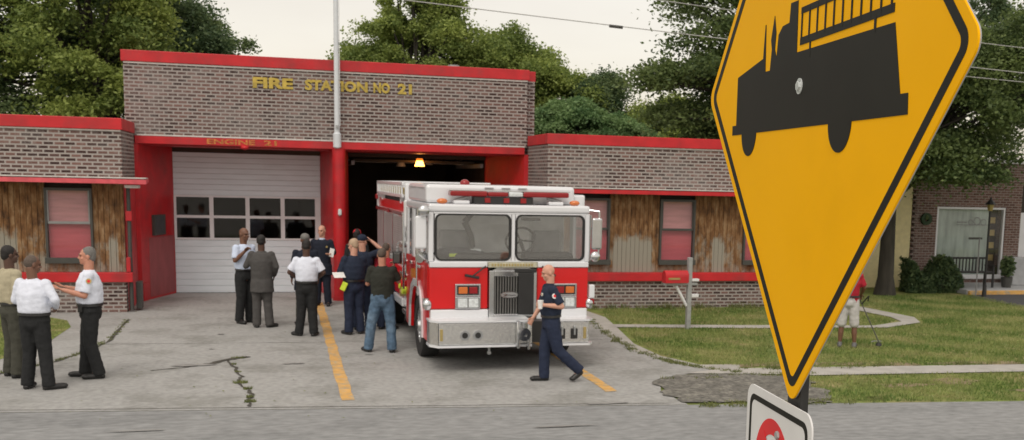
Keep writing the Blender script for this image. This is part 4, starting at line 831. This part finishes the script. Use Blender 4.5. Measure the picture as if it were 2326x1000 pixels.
        k_ = len(o.data.vertices); co = np.empty(k_ * 3, np.float32); o.data.vertices.foreach_get('co', co); co = co.reshape(-1, 3); co[:, 2] = np.maximum(co[:, 2], .012); o.data.vertices.foreach_set('co', co.ravel()); o.data.update()
    if hair:
        m_ = MB()
        if hair == 'hairshort' : he((0, .024, .030), (.0745, .090, .0905), m_)
        else: he((0, .026, .040), (.080, .092, .090), m_); he((0, .055, .0), (.068, .060, .075), m_)
        remesh(m_, 'hair', .009, CL[hair], T, 1, .004, 3)
    if cap:
        m_ = MB(); he((0, .012, .050), (.085, .103, .080), m_); he((0, -.105, .045), (.062, .055, .010), m_)
        if cap == 'hat': pass
        remesh(m_, 'cap', .009, CL[cap], T, 1)
    for (p, n_, r_, c1, c2) in patches:
        p = K(*p); n_ = Vector(n_).normalized(); MB().cyl(p, p + n_ * .006, r_ * k, n=16).build('patch', c1, T); MB().cyl(p + n_ * .006, p + n_ * .009, r_ * .55 * k, n=12).build('patch_emblem', c2, T)
    return T
PR = M['signr']; PW = PAPER; PG = M['tan']
# three men on the left
person('man in a tan shirt standing at the far left behind the bald white shirted man', (-3.66, 17.15), 125, 1.86, 'dark', 'tan', 'olive', dict(hy=-10), hair='hairdark')
person('bald man in a long sleeved white shirt seen from behind, standing at the far left', (-3.18, 16.15), 158, 1.80, 'brown', 'shirtwhite', 'black',
    dict(hy=-38, hp=8, el_R=(-.32, .03, 1.22), wr_R=(-.20, -.17, 1.10), el_L=(.27, -.02, 1.2), wr_L=(.15, -.2, 1.1), an_R=(-.17, .02, .09), toe_R=(-.30, -.12, .045), kn_R=(-.13, 0, .5), an_L=(.13, .02, .09), toe_L=(.16, -.14, .045)), hair='hairshort', girth=1.16)
person('grey haired fire chief in a short sleeved white shirt gesturing with both hands', (-2.62, 16.95), -82, 1.86, 'ruddy', 'shirtwhite', 'black',
    dict(el_R=(-.22, -.05, 1.17), wr_R=(-.10, -.29, 1.25), el_L=(.22, -.06, 1.16), wr_L=(.09, -.31, 1.23), palm_R=(0, 0, 1), palm_L=(0, 0, 1), an_R=(-.10, -.09, .09), toe_R=(-.13, -.26, .045), kn_R=(-.10, -.06, .5), an_L=(.11, .08, .09), toe_L=(.14, -.09, .045), curl=.4),
    sleeves='short', hair='hairgrey', girth=1.18, beltgear=True, patches=[((.257, -.0, 1.36), (1, 0, .2), .036, PG, PR)])
# four near the white door
person('bald man in a pale blue shirt facing the man in the grey suit, hand raised', (-.72, 22.80), 42, 1.88, 'brown', 'shirtblue', 'black',
    dict(el_R=(-.24, -.04, 1.2), wr_R=(-.16, -.22, 1.38), palm_R=(0, -1, 0), curl=1.0, hp=6), sleeves='short')
person('man in a long grey suit seen from behind in front of the white bay door', (-.38, 22.1), 176, 1.78, 'dark', 'grey', 'grey',
    dict(el_L=(.29, .0, 1.2), wr_L=(.22, -.2, 1.27), el_R=(-.27, .03, 1.19), wr_R=(-.22, -.12, 1.0), hy=-5, an_R=(-.13, 0, .09), an_L=(.11, 0, .09), toe_R=(-.24, -.10, .045)), kind='coat', hair='hairdark', girth=1.12)
person('dark haired person in a short sleeved white shirt seen from behind beside the yellow line', (.42, 20.85), 170, 1.76, 'dark', 'shirtwhite', 'black',
    dict(el_R=(-.31, .0, 1.20), wr_R=(-.17, -.17, 1.08), el_L=(.31, .02, 1.20), wr_L=(.18, -.16, 1.07), hp=14, an_L=(.15, .0, .09), toe_L=(.27, -.09, .045), an_R=(-.12, .02, .09)), sleeves='short', hair='hairdark', girth=1.1)
person('man in dark dress uniform by the red post facing the street with papers', (.86, 25.70), -12, 1.82, 'fair', 'dressblue', 'dressblue',
    dict(el_L=(.26, .0, 1.2), wr_L=(.20, -.18, 1.18), hy=-15, hp=5, palm_L=(0, 0, 1)), kind='coat', hair='hairshort', collar='shirtblue', patches=[((.13, -.145, 1.33), (0, -1, 0), .022, PG, PG)])
person('dark jacketed man in a grey cap mostly hidden behind the white shirted person', (.43, 22.35), -170, 1.80, 'brown', 'dressblue', 'shorts' if False else 'olive', dict(), kind='coat', cap='hairgrey')
# knot of people by the engine
person('fair cropped firefighter in navy uniform seen from behind, holding a folded paper', (1.27, 21.0), -158, 1.78, 'fair', 'navy', 'navyt',
    dict(hy=25, hp=12, el_L=(.27, -.02, 1.2), wr_L=(.17, -.20, 1.14), el_R=(-.27, -.03, 1.19), wr_R=(-.20, -.23, 1.16), palm_R=(0, 0, 1), an_L=(.12, .02, .09), toe_L=(.16, -.13, .045), toe_R=(-.22, -.12, .045)), hair='hairblond', girth=1.16)
person('firefighter in a navy cap with one arm raised to his head', (1.47, 21.6), 172, 1.83, 'fair', 'navy', 'navyt',
    dict(el_R=(-.37, -.08, 1.50), wr_R=(-.15, -.14, 1.68), palm_R=(1, 0, 0), hy=-25), sleeves='short', cap='navycap')
person('man in a red cap standing in the shade of the open bay', (1.55, 24.4), 165, 1.80, 'brown', 'black', 'black', dict(), cap='redcap', hair='hairdark')
person('man in a red shirt beside the fire engine, mostly hidden by the cameraman', (1.92, 21.6), 150, 1.68, 'ruddy', 'redtee', 'navyt', dict(), kind='tee', sleeves='short', hair='hairshort')
person('cameraman in a black tee shirt and blue jeans standing wide legged with his back turned', (1.60, 18.78), 172, 1.76, 'ruddy', 'tee', 'jeans',
    dict(an_L=(.24, -.02, .09), kn_L=(.19, -.01, .50), toe_L=(.33, -.16, .045), an_R=(-.16, .04, .09), kn_R=(-.14, .01, .50), toe_R=(-.17, -.13, .045), el_R=(-.27, -.10, 1.22), wr_R=(-.20, -.22, 1.45), el_L=(.25, -.06, 1.18), wr_L=(.12, -.24, 1.36), palm_R=(1, 0, 0), palm_L=(-1, 0, 0), hy=-12, curl=1.1),
    kind='tee', sleeves='short', hair='hairshort', girth=1.14, belt=False)
t = thing('video_camera', 'black video camera held up by the cameraman in the black tee shirt', 'video camera', (1.86, 18.88, 1.60), R(-8))
MB().box(-.07, .07, -.18, .16, -.10, .10, .02).build('body', M['black'], t); MB().cyl((0, .16, 0), (0, .34, 0), .055, .065).build('lens', M['black'], t, True); MB().box(-.02, .02, -.12, .14, .15, .18, .01).box(-.02, .02, -.12, -.09, .10, .151).box(-.02, .02, .11, .14, .10, .151).build('handle', M['gframe'], t)
MB().box(-.12, -.071, -.1, .02, -.02, .06, .01).build('viewfinder', M['gframe'], t); MB().cyl((.0, .1, .22), (.0, .28, .22), .022).build('microphone', M['gframe'], t, True); MB().box(-.05, .05, -.24, -.181, -.08, .08, .01).build('battery', M['frame'], t)
# walking firefighter
person('bald firefighter in navy uniform walking left past the front of the engine with a cup', (3.76, 15.67), -88, 1.73, 'fair', 'navy', 'navyt',
    dict(lean=(0, -.03), hy=0, hp=16, kn_R=(-.09, -.07, .52), an_R=(-.10, -.07, .09), toe_R=(-.11, -.24, .045), kn_L=(.09, .09, .50), an_L=(.09, .42, .20), toe_L=(.10, .33, .06),
         el_L=(.26, .12, 1.19), wr_L=(.21, -.13, 1.21), palm_L=(-1, 0, 0), el_R=(-.23, -.06, 1.17), wr_R=(-.2, -.20, .97), curl=.9), sleeves='short', girth=1.08,
    patches=[((.258, 0, 1.35), (1, 0, .2), .040, PW, PR), ((.105, -.150, 1.36), (.4, -1, 0), .024, PW, PG)], collar='navy')
t = thing('cup', 'white paper cup in the hand of the walking firefighter', 'cup', (3.55, 15.475, 1.11)); MB().cyl((0, 0, 0), (0, 0, .11), .030, .042, 18).build('cup_body', PAPER, t, True); MB().cyl((0, 0, .111), (0, 0, .122), .045, .043, 18).build('lid', PAPER, t, True)
t = MB().box(-.11, .11, -.003, .003, -.07, .07).build('paper', PAPER); t.location = (.99, 20.80, 1.13); t.rotation_euler = (R(-50), 0, R(20)); tag(t, 'folded white paper held by the cropped firefighter by the red post', 'paper')
t = MB().box(-.05, .05, -.003, .003, -.10, .10).build('paper', PAPER); t.location = (1.06, 25.46, 1.22); t.rotation_euler = (R(-20), R(15), R(10)); tag(t, 'white papers in the hand of the man in the dress uniform', 'paper')
t = MB().box(-.05, .05, -.02, .02, -.08, .08, .01).build('glove', M['lime']); t.location = (1.08, 20.82, .92); t.rotation_euler = (0, R(25), R(-20)); tag(t, 'lime yellow glove tucked at the belt of the cropped firefighter', 'glove')
t = MB().box(-.06, .06, -.02, .02, -.09, .09, .01).build('glove', M['lime']); t.location = (1.66, 21.3, 1.12); tag(t, 'lime yellow glove held between the navy uniforms and the cameraman', 'glove')
# groundskeeper
person('groundskeeper in a red shirt and pale shorts half hidden by the yellow sign', (10.02, 18.3), 150, 1.68, 'brown', 'redtee', 'shorts',
    dict(el_R=(-.27, -.06, 1.2), wr_R=(-.22, -.24, 1.05), el_L=(.25, -.04, 1.2), wr_L=(.08, -.26, 1.08), palm_R=(0, 0, -1), curl=1.2, hp=10, kn_R=(-.12, 0, .5), an_R=(-.14, .02, .09), kn_L=(.12, 0, .5), an_L=(.14, .02, .09)), kind='tee', sleeves='short', hair='hairdark', shoe='greyshoe', girth=1.1)
t = thing('string_trimmer', 'string trimmer with a long thin shaft held by the groundskeeper over the lawn', 'string trimmer', (10.36, 18.25, 0))
MB().cyl((-.12, .35, 1.15), (.22, -.12, .12), .010).build('shaft', M['frame'], t, True); MB().box(-.2, -.06, .3, .48, 1.1, 1.28, .03).build('motor', M['signr'], t); MB().cyl((.22, -.12, .05), (.22, -.12, .11), .06, .04).build('head', M['black'], t, True)
MB().prism([(.10, -.05), (.22, .05), (.34, -.02), (.30, .0), (.22, .02), (.12, -.06)], 'z', .11, .125).build('guard', M['gframe'], t); MB().path([(0, .18, .8), (.08, .1, .95), (.12, .18, .85)], .012).build('handle', M['black'], t)

# ------------------------------------------------------------------ traffic sign close to the camera
SC = Vector((.8192, 1.6772, 3.1232)); su = -1.65164537
T = thing('traffic_sign', 'yellow diamond warning sign with fire engine symbol and white parking plaque on dark post', 'road sign', (SC.x, SC.y, 0), su)
# local: x along the sign face, -y out of the face towards the viewer
def rpoly(pts, r, n=8):
    P = []; k = len(pts)
    for i in range(k):
        p = Vector(pts[i]); a = (Vector(pts[i - 1]) - p).normalized(); b = (Vector(pts[(i + 1) % k]) - p).normalized(); ang = a.angle(b); d = r / math.tan(ang / 2)
        c = p + (a + b).normalized() * r / math.sin(ang / 2); s0 = p + a * d; s1 = p + b * d
        a0 = math.atan2(*(s0 - c).yx); a1 = math.atan2(*(s1 - c).yx); da = (a1 - a0 + math.pi) % (2 * math.pi) - math.pi
        P += [(c.x + r * math.cos(a0 + da * j / n), c.y + r * math.sin(a0 + da * j / n)) for j in range(n + 1)]
    return P
def band(o_, i_, y0, y1, zc):
    n = len(o_); mb = MB(); mb.add([(x, y0, z + zc) for x, z in o_] + [(x, y0, z + zc) for x, z in i_] + [(x, y1, z + zc) for x, z in o_] + [(x, y1, z + zc) for x, z in i_],
        [f for i in range(n) for f in ((i, (i + 1) % n, n + (i + 1) % n, n + i), (2 * n + i, 3 * n + i, 3 * n + (i + 1) % n, 2 * n + (i + 1) % n), (i, 2 * n + i, 2 * n + (i + 1) % n, (i + 1) % n), (n + i, n + (i + 1) % n, 3 * n + (i + 1) % n, 3 * n + i))]); return mb
dm = lambda h: [(h, 0), (0, h), (-h, 0), (0, -h)]
zc = SC.z
D_ = MB().prism([(x, z + zc) for x, z in rpoly(dm(.5388), .026)], 'y', .0, .003).build('warning_panel', M['signy'], T)
MB().prism([(x, z + zc) for x, z in rpoly(dm(.5385), .026)], 'y', .0032, .005).build('back_plate', M['galv'], D_)
band(rpoly(dm(.517), .024), rpoly(dm(.4960), .014), -.0006, -.0001, zc).build('border', M['signb'], D_)
body = [(-.352, .028), (-.212, .050), (-.206, .108), (-.203, .108), (-.198, .026), (-.174, .026), (-.168, .062), (-.174, .078), (-.160, .118), (-.150, .088), (-.153, .060), (-.143, .045), (-.137, .083), (-.118, .095), (-.087, .097), (-.083, .128), (-.050, .128), (-.047, .044), (.312, .046), (.339, -.050), (.362, -.050), (.364, -.078), (-.374, -.080), (-.374, -.062), (-.352, -.062)]
TS = MB().prism([(x, z + zc) for x, z in body], 'y', -.0010, -.0001).build('truck_symbol', M['signb'], D_)
for cx, r in ((-.275, .041), (.144, .043)):
    pts = [(cx + r * math.cos(a), -.0775 + zc + r * 1.06 * math.sin(a)) for a in [math.pi + math.pi * i / 20 for i in range(21)]] + [(cx + r, -.074 + zc), (cx - r, -.074 + zc)]
    MB().prism(pts, 'y', -.0012, -.0002).build('wheel_symbol', M['signb'], D_)
lad = MB(); off = lambda x: (x + .03) * .012
lad.prism([(-.034, .054 + zc), (.308, .060 + zc), (.308, .072 + zc), (-.034, .066 + zc)], 'y', -.0011, -.0001); lad.prism([(-.034, .104 + zc), (.306, .110 + zc), (.306, .120 + zc), (-.034, .114 + zc)], 'y', -.0011, -.0001)
for i in range(11): x = -.032 + i * .0328; lad.box(x, x + .005, -.0013, -.00015, zc + .062, zc + .112)
lad.box(.008, .013, -.0013, -.00015, zc + .03, zc + .058).box(.247, .253, -.0013, -.00015, zc + .04, zc + .064)
lad.build('ladder_symbol', M['signb'], D_)
bolt = lambda x, z: MB().cyl((x, 0, z), (x, -.006, z), .0085, .0075, 6).ring((x, -.0005, z), (0, -1, 0), .008, .013, .002).build('bolt', M['lclear'], T)
bolt(-.026, zc - .012); bolt(0, zc + .40)
PLq = [(.112, -.985), (.112, -.536), (-.202, -.536), (-.202, -.985)]
pq = lambda i: [(.112 - i, -.985 + i), (.112 - i, -.536 - i), (-.202 + i, -.536 - i), (-.202 + i, -.985 + i)]
W_ = MB().prism([(x, z + zc) for x, z in rpoly(pq(0), .028)], 'y', -.0060, -.0030).build('parking_plaque', M['signw'], T)
band(rpoly(pq(.016), .022), rpoly(pq(.026), .016), -.0066, -.0061, zc).build('border', M['signb'], W_)
MB().ring((-.062, -.0062, zc - .664), (0, -1, 0), .058, .086, .0005, 48).build('red_ring', M['signr'], W_)
cu = MB().box(-.085, -.070, -.0066, -.0061, zc - .705, zc - .622).ring((-.066, -.0062, zc - .645), (0, -1, 0), .010, .023, .0004, 24); cu.build('letter', M['signb'], W_)
b = MB(); a_ = math.radians(-45); b.prism([(-.062 + .07 * math.cos(math.radians(135)) + d * .008, zc - .664 + .07 * math.sin(math.radians(135)) + d * .008) for d in (-1, 1)] + [(-.062 + .07 * math.cos(a_) + d * .008, zc - .664 + .07 * math.sin(a_) + d * .008) for d in (1, -1)], 'y', -.0074, -.0070); b.build('red_slash', M['signr'], W_)
MB().cyl((-.035, -.0062, zc - .6), (-.035, -.011, zc - .6), .008, .007, 6).build('bolt', M['galv'], W_)
MB().box(-.034, .026, .0065, .022, 0, zc + .46, .003).build('post', M['black'], T)
MB().box(-.03, .03, -.0028, .0055, zc - .62, zc - .59).box(-.03, .03, -.0028, .0055, zc - .93, zc - .90).build('bracket', M['galv'], T)

# ------------------------------------------------------------------ shop building on the right
B = thing('shop_building', 'dark brick shop with a wide curtained window and yellow painted wall beyond the lawn', 'building')
q_ = lambda n_, mb, m, par=B, **k: mb.build(n_, m, par, **k)
YS = 29.4
q_('wall', MB().box(18.15, 18.86, YS, YS + .25, 0, 3.75).box(18.861, 21.25, YS, YS + .25, 2.43, 3.75).box(18.861, 21.25, YS, YS + .25, 0, .30).box(21.251, 21.78, YS, YS + .25, 0, 3.75).box(21.781, 27, YS, YS + .25, 3.1, 3.75).box(23.2, 27, YS, YS + .25, 0, 2.899).box(26.75, 27, YS + .251, 42, 0, 3.75), M['shopbrick'])
b = MB()
for i in range(47): b.box(18.02 + (.09 if i % 2 else 0), 18.149, YS + .005, YS + .245, i * .08 + .004, i * .08 + .076)
q_('corner_bricks', b, M['shopbrick'])
q_('yellow_wall', MB().box(15.2, 18.015, YS + .03, YS + .2, 0, 3.75), M['yellowwall'])
q_('roof_edge', MB().box(15.1, 27.1, YS - .12, YS + .3, 3.751, 3.90, .01), M['white'])
q_('roof', MB().box(15.1, 27.1, YS + .301, 42, 3.76, 3.88), M['roof'])
wf = q_('window', MB().box(18.87, 18.93, YS + .02, YS + .14, .31, 2.42).box(21.18, 21.24, YS + .02, YS + .14, .31, 2.42).box(18.931, 21.179, YS + .02, YS + .14, 2.36, 2.42).box(18.931, 21.179, YS + .02, YS + .14, .31, .38).box(18.83, 21.3, YS - .06, YS - .001, .26, .34), M['white'])
q_('curtain', MB().box(18.94, 20.80, YS + .16, YS + .18, .38, 2.36), M['shopglass'], wf); q_('dark_room', MB().box(20.81, 21.17, YS + .3, YS + .32, .38, 2.36).box(20.801, 20.81, YS + .16, YS + .31, .38, 2.36), M['dark'], wf)
b = MB()
for i in range(4): b.box(20.87, 21.07, YS + .25, YS + .29, .8 + i * .38, .98 + i * .38)
q_('shelf_goods', b, M['tan'], wf)
q_('pane', MB().box(18.94, 21.17, YS + .08, YS + .086, .39, 2.35), M['glassdark'], wf)
b = MB()     # faded oval emblem and squiggle on the glass
b.ring((20.30, YS + .076, 2.0), (0, -1, 0), .10, .125, .001).ring((20.53, YS + .076, 1.97), (0, -1, 0), .08, .10, .001).ring((20.08, YS + .076, 1.97), (0, -1, 0), .06, .085, .001).box(19.6, 20.75, YS + .074, YS + .0765, 1.88, 1.90).box(19.6, 19.95, YS + .074, YS + .0765, 1.95, 1.98)
q_('window_emblem', b, M['gframe'], wf)
q_('door', MB().box(21.80, 22.9, YS + .1, YS + .16, .14, 2.28, .01), M['white']); q_('transom', MB().box(21.785, 23.19, YS + .12, YS + .15, 2.281, 3.09), M['dark'])
tag(MB().box(20.95, 23.0, 28.45, 28.75, .14, .98, .03).build('stone_planter', M['stone']), 'pale grey stone block standing on the pavement before the shop door', 'planter')
# wreath on the brick
t = thing('wreath', 'dark round wreath hanging on the brick beside the curtained window', 'wreath', (18.47, YS - .05, 2.05))
MB().ring((0, .03, 0), (0, -1, 0), .07, .18, .07).build('ring', M['leafA'], t); MB().ell((0, -.03, .05), (.06, .03, .08)).build('ribbon', M['weed'], t)
# bench and planter pots
t = thing('bench', 'long dark metal bench on the pavement under the curtained window', 'bench', (19.15, 27.85, .14))
MB().box(-.75, .75, -.02, .42, .42, .46, .01).build('seat', M['black'], t)
b = MB().box(-.75, .75, .40, .44, .80, .86, .01)
for i in range(14): b.box(-.73 + i * .11, -.70 + i * .11, .405, .435, .46, .80)
b.build('backrest', M['black'], t)
for x in (-.7, .7): MB().box(x - .03, x + .03, -.01, .03, 0, .62, .005).box(x - .03, x + .03, .39, .43, 0, .45, .005).box(x - .03, x + .03, -.01, .42, .60, .64, .005).build('leg', M['black'], t)
for x, lb in ((18.15, 'leafy dark potted shrub nearest the yellow wall'), (20.35, 'leafy dark potted shrub by the right end of the metal bench')):
    t = thing('potted_shrub', lb, 'plant', (x, 27.9, .14)); MB().cyl((0, 0, 0), (0, 0, .3), .13, .17, 14).build('pot', M['frame'], t)
    n = 700; P = rng.normal(0, 1, (n, 3)); P /= np.linalg.norm(P, axis=1)[:, None]; P = P * rng.uniform(.3, 1, n)[:, None] * np.array([.24, .2, .33]) + [0, 0, .62]
    d1 = rng.normal(0, .03, (n, 3)); d2 = rng.normal(0, .03, (n, 3)); V = np.stack([P + d1, P + d2, P - d1, P - d2], 1).reshape(-1, 3)
    fast('foliage', V, np.arange(4 * n).reshape(-1, 4), M['leafA'], t, np.repeat(rng.uniform(0, 1, n), 4))
t = thing('low_shrub_bed', 'dark leafy shrubs massed against the brick below the wreath', 'shrub', (17.9, 28.0, 0))
n = 9000; P = rng.uniform(-1, 1, (n, 3)); P = P * np.array([.85, .35, .5]) + [0, 0, .5]; P[:, 2] *= (.75 + .3 * np.sin(P[:, 0] * 5)); d1 = rng.normal(0, .03, (n, 3)); d2 = rng.normal(0, .03, (n, 3)); V = np.stack([P + d1, P + d2, P - d1, P - d2], 1).reshape(-1, 3)
fast('foliage', V, np.arange(4 * n).reshape(-1, 4), M['leafA'], t, np.repeat(rng.uniform(0, .6, n), 4)); MB().cyl((0, 0, 0), (0, 0, .6), .03).cyl((.4, 0, 0), (.4, 0, .6), .03).cyl((-.4, 0, 0), (-.4, 0, .6), .03).build('stems', M['bark'], t)
# thin sign on a pole in front of the window, street lamp
t = thing('pole_sign', 'thin grey pole with a crossbar before the left edge of the curtained window', 'pole', (18.35, 26.9, 0))
MB().cyl((.3, 0, 0), (.3, 0, 1.62), .02).build('pole', M['gframe'], t); MB().box(-.05, .38, -.01, .01, 1.58, 1.64, .004).build('crossbar', M['frame'], t)
t = thing('lamp_post', 'black lantern style lamp post standing before the curtained shop window', 'street lamp', (18.74, 26.64, 0))
MB().cyl((0, 0, 0), (0, 0, 2.38), .035, .028, 14).cyl((0, 0, 0), (0, 0, .35), .07, .045, 14).build('post', M['black'], t, True)
MB().cyl((0, 0, 2.38), (0, 0, 2.55), .06, .10, 8).build('glass', M['tan'], t); MB().cyl((0, 0, 2.551), (0, 0, 2.70), .16, .03, 8).ell((0, 0, 2.72), (.03, .03, .04)).build('cap', M['black'], t)

# ------------------------------------------------------------------ trees
def tree(label, base, top_of_trunk, tr_r, lobes, m, dens=520, leaf=.060, name='broadleaf_tree', group='trees behind the station', lean=(0, 0), flat=.6, clump_r=.55, skip=.0, limbs=True):
    """lobes: (cx, cy, cz, rx, ry, rz, number of leaf clumps) in world space"""
    T = thing(name, label, 'tree', (base[0], base[1], 0), 0, group); bx, by = base
    V = []; TO = []; ends = []
    for cx, cy, cz, rx, ry, rz, nc in lobes:
        d = rng.normal(0, 1, (nc, 3)); d /= np.linalg.norm(d, axis=1)[:, None]; d[:, 2] = np.where(d[:, 2] < -.5, -d[:, 2], d[:, 2])
        r = rng.uniform(.45, 1.0, nc) ** .6; r *= 1 + .12 * np.sin(d[:, 0] * 5 + cx) + .12 * np.sin(d[:, 2] * 6 + cy)
        cc = np.array([cx, cy, cz]) + d * r[:, None] * np.array([rx, ry, rz]); ends += [tuple(c) for c in cc[::max(1, nc // 14)]]
        for c in cc:
            n = int(dens * rng.uniform(.5, 1.3)); cr_ = clump_r * rng.uniform(.6, 1.3); p = rng.normal(0, .48, (n, 3)) * np.array([cr_, cr_, cr_ * flat]); p[:, 2] -= .25 * (p[:, 0] ** 2 + p[:, 1] ** 2) / max(cr_, .1)
            V.append(c + p); tn = rng.uniform(.15, .85); TO.append(np.clip(rng.normal(tn, .16, n), 0, 1))
    P = np.vstack(V); tone = np.concatenate(TO); n = len(P)
    a = rng.normal(0, 1, (n, 3)); a[:, 2] *= .6; a /= np.linalg.norm(a, axis=1)[:, None]; b = rng.normal(0, 1, (n, 3)); b -= (b * a).sum(1)[:, None] * a; b /= np.linalg.norm(b, axis=1)[:, None]
    s = (leaf * rng.uniform(.6, 1.35, n))[:, None]; P = P - np.array([bx, by, 0])
    Q = np.stack([P - a * s, P + b * s * .55 + a * s * .1, P + a * s, P - b * s * .55 + a * s * .1], 1).reshape(-1, 3)
    fast('crown', Q, np.arange(4 * n).reshape(-1, 4), m, T, np.repeat(tone, 4))
    tm = MB(); hgt = top_of_trunk; pts = [Vector((0, 0, -.1)), Vector((lean[0] * .2, lean[1] * .2, .5)), Vector((lean[0] * .5, lean[1] * .5, hgt * .5)), Vector((lean[0], lean[1], hgt))]
    tubeprims(tm, pts, [tr_r * 1.6, tr_r * 1.05, tr_r * .9, tr_r * .75], n=14); tm.build('trunk', M['bark'], T, True)
    if limbs:
        lm = MB(); s0 = pts[-1]
        for e_ in ends:
            e2 = Vector(e_) - Vector((bx, by, 0)); mid = s0.lerp(e2, .45) + Vector((rnd.uniform(-.4, .4), rnd.uniform(-.4, .4), rnd.uniform(.1, .7)))
            tubeprims(lm, [s0 - Vector((0, 0, rnd.uniform(0, hgt * .3))), mid, e2], [tr_r * .38, tr_r * .2, .02], n=6)
        lm.build('limbs', M['bark'], T)
    return T
tree('tall dark tree filling the top left corner behind the left wing', (-9.5, 36), 4.5, .3, [(-9.5, 36, 7.6, 3.6, 3, 3.6, 150), (-7.0, 36.5, 5.2, 3.0, 2.6, 2.4, 80)], M['leafA'])
tree('broad dark tree with sky gaps between the corner tree and the station roof', (-5.2, 35), 4.5, .32, [(-5.2, 35, 6.8, 2.8, 2.6, 2.9, 130), (-4.4, 34.5, 4.8, 2.4, 2.2, 1.6, 60)], M['leafB'])
tree('rounded dark tree whose crown slopes down to the left end of the station roof', (-3.4, 39), 4.8, .3, [(-3.7, 39, 6.5, 2.4, 2.4, 2.4, 110), (-2.5, 39, 5.6, 1.3, 1.6, 1.5, 40), (-4.5, 39, 8.2, 1.5, 1.5, 1.2, 40)], M['leafA'])
tree('peaked green tree rising highest behind the middle of the station', (5.4, 44), 5.0, .3, [(5.3, 44, 7.3, 2.6, 2.4, 2.0, 120), (5.4, 44, 9.2, 1.4, 1.4, 1.15, 40), (3.4, 44, 6.6, 1.6, 1.6, 1.1, 45), (2.5, 44, 6.5, .9, 1, 1.0, 18)], M['leafB'])
tree('green tree sloping down to the right behind the station roof', (8.9, 44), 5.0, .3, [(8.6, 44, 6.7, 2.1, 2.2, 2.0, 90), (9.6, 44, 7.2, 1.3, 1.3, 1.0, 30), (10.6, 43, 5.9, 1.5, 1.6, 1.4, 40)], M['leafB'])
tree('small dark tree with a round top at the lower right of the station roof', (12.0, 43), 4.6, .25, [(12.1, 43, 6.1, 1.05, 1.2, 1.05, 35), (12.3, 43, 4.8, 1.7, 1.6, 1.0, 40), (14.2, 43, 4.6, 2.2, 1.6, 1.3, 50)], M['leafA'])
tree('low pale feathery tree just above the right wing roof', (8.4, 32), 3.0, .15, [(8.2, 32, 4.35, 1.7, 1.3, .85, 90), (9.8, 32.5, 4.1, 1.3, 1.2, .85, 50), (7.2, 32.5, 4.1, .9, 1, .9, 30)], M['leafC'], leaf=.048, name='feathery_tree', flat=.35, clump_r=.42, dens=480)
tree('big spreading oak with a thick trunk on the lawn behind the yellow sign', (16.08, 27.4), 3.6, .21,
    [(11.3, 27, 6.6, 2.2, 2.2, .5, 26), (10.2, 26.6, 5.5, 1.9, 2, .45, 22), (11.0, 27, 4.6, 2.3, 2, .4, 26), (11.8, 27.5, 7.6, 2.2, 2.4, .6, 26), (12.4, 27, 5.8, 2.2, 2.4, 1.2, 40), (14.5, 27, 6.6, 3.2, 3.0, 2.4, 90), (16.5, 27, 5.0, 3.4, 2.8, 1.5, 80), (16.8, 26.2, 3.6, 1.9, 1.6, .9, 55), (18.8, 26.6, 6.0, 2.6, 2.6, 1.2, 70), (20.8, 25.8, 7.0, 2.8, 2.4, 1.3, 70), (10.8, 26.8, 7.8, 1.2, 1.4, .5, 14), (11.8, 27, 3.95, 2.0, 1.4, .4, 22)],
    M['leafD'], leaf=.055, name='oak_tree', group='trees on the right', flat=.42, clump_r=.66, dens=460)
tree('dense dark tree in the top right corner behind the shop roof', (22, 38), 4.8, .3, [(21.5, 38, 7.2, 3.6, 2.6, 3.4, 110), (24.5, 37, 5.6, 2.4, 2.2, 2.2, 50), (24.0, 38, 9.6, 3.0, 2.4, 2.2, 60)], M['leafA'], group='trees on the right')
tree('mid green tree behind the shop roof left of the corner tree', (17.5, 40), 4.6, .3, [(17.5, 40, 5.6, 2.6, 2.4, 2.2, 75), (14.5, 41, 4.6, 2.2, 2, 1.4, 40)], M['leafB'], group='trees on the right')

# ------------------------------------------------------------------ overhead cables
def cable(pts, label, r=.010):
    P = []; a, b = Vector(pts[0]), Vector(pts[1])
    for i in range(13): t = i / 12; p = a.lerp(b, t); p.z -= .5 * 4 * t * (1 - t) * pts[2]; P.append(tuple(p))
    tag(MB().path(P, r, 6).build('power_cable', M['cable']), label, 'cable', 'overhead power cables')
cable(((-4, 24, 6.95), (24, 24, 5.55), .18), 'upper sagging power cable crossing the sky right of the flagpole')
cable(((2, 24, 7.35), (24, 24, 6.15), .25), 'power cable crossing the sky at the top edge left of the oak', .009)
cable(((10, 24, 5.9), (26, 24, 5.35), .1), 'lowest power cable passing the oak and the top right corner tree', .009)
t = MB().cyl((6.95, 24, 6.30), (7.25, 24, 6.285), .035, n=10).build('cable_joint', M['frame']); tag(t, 'dark splice on the upper power cable near the oak leaves', 'cable joint')
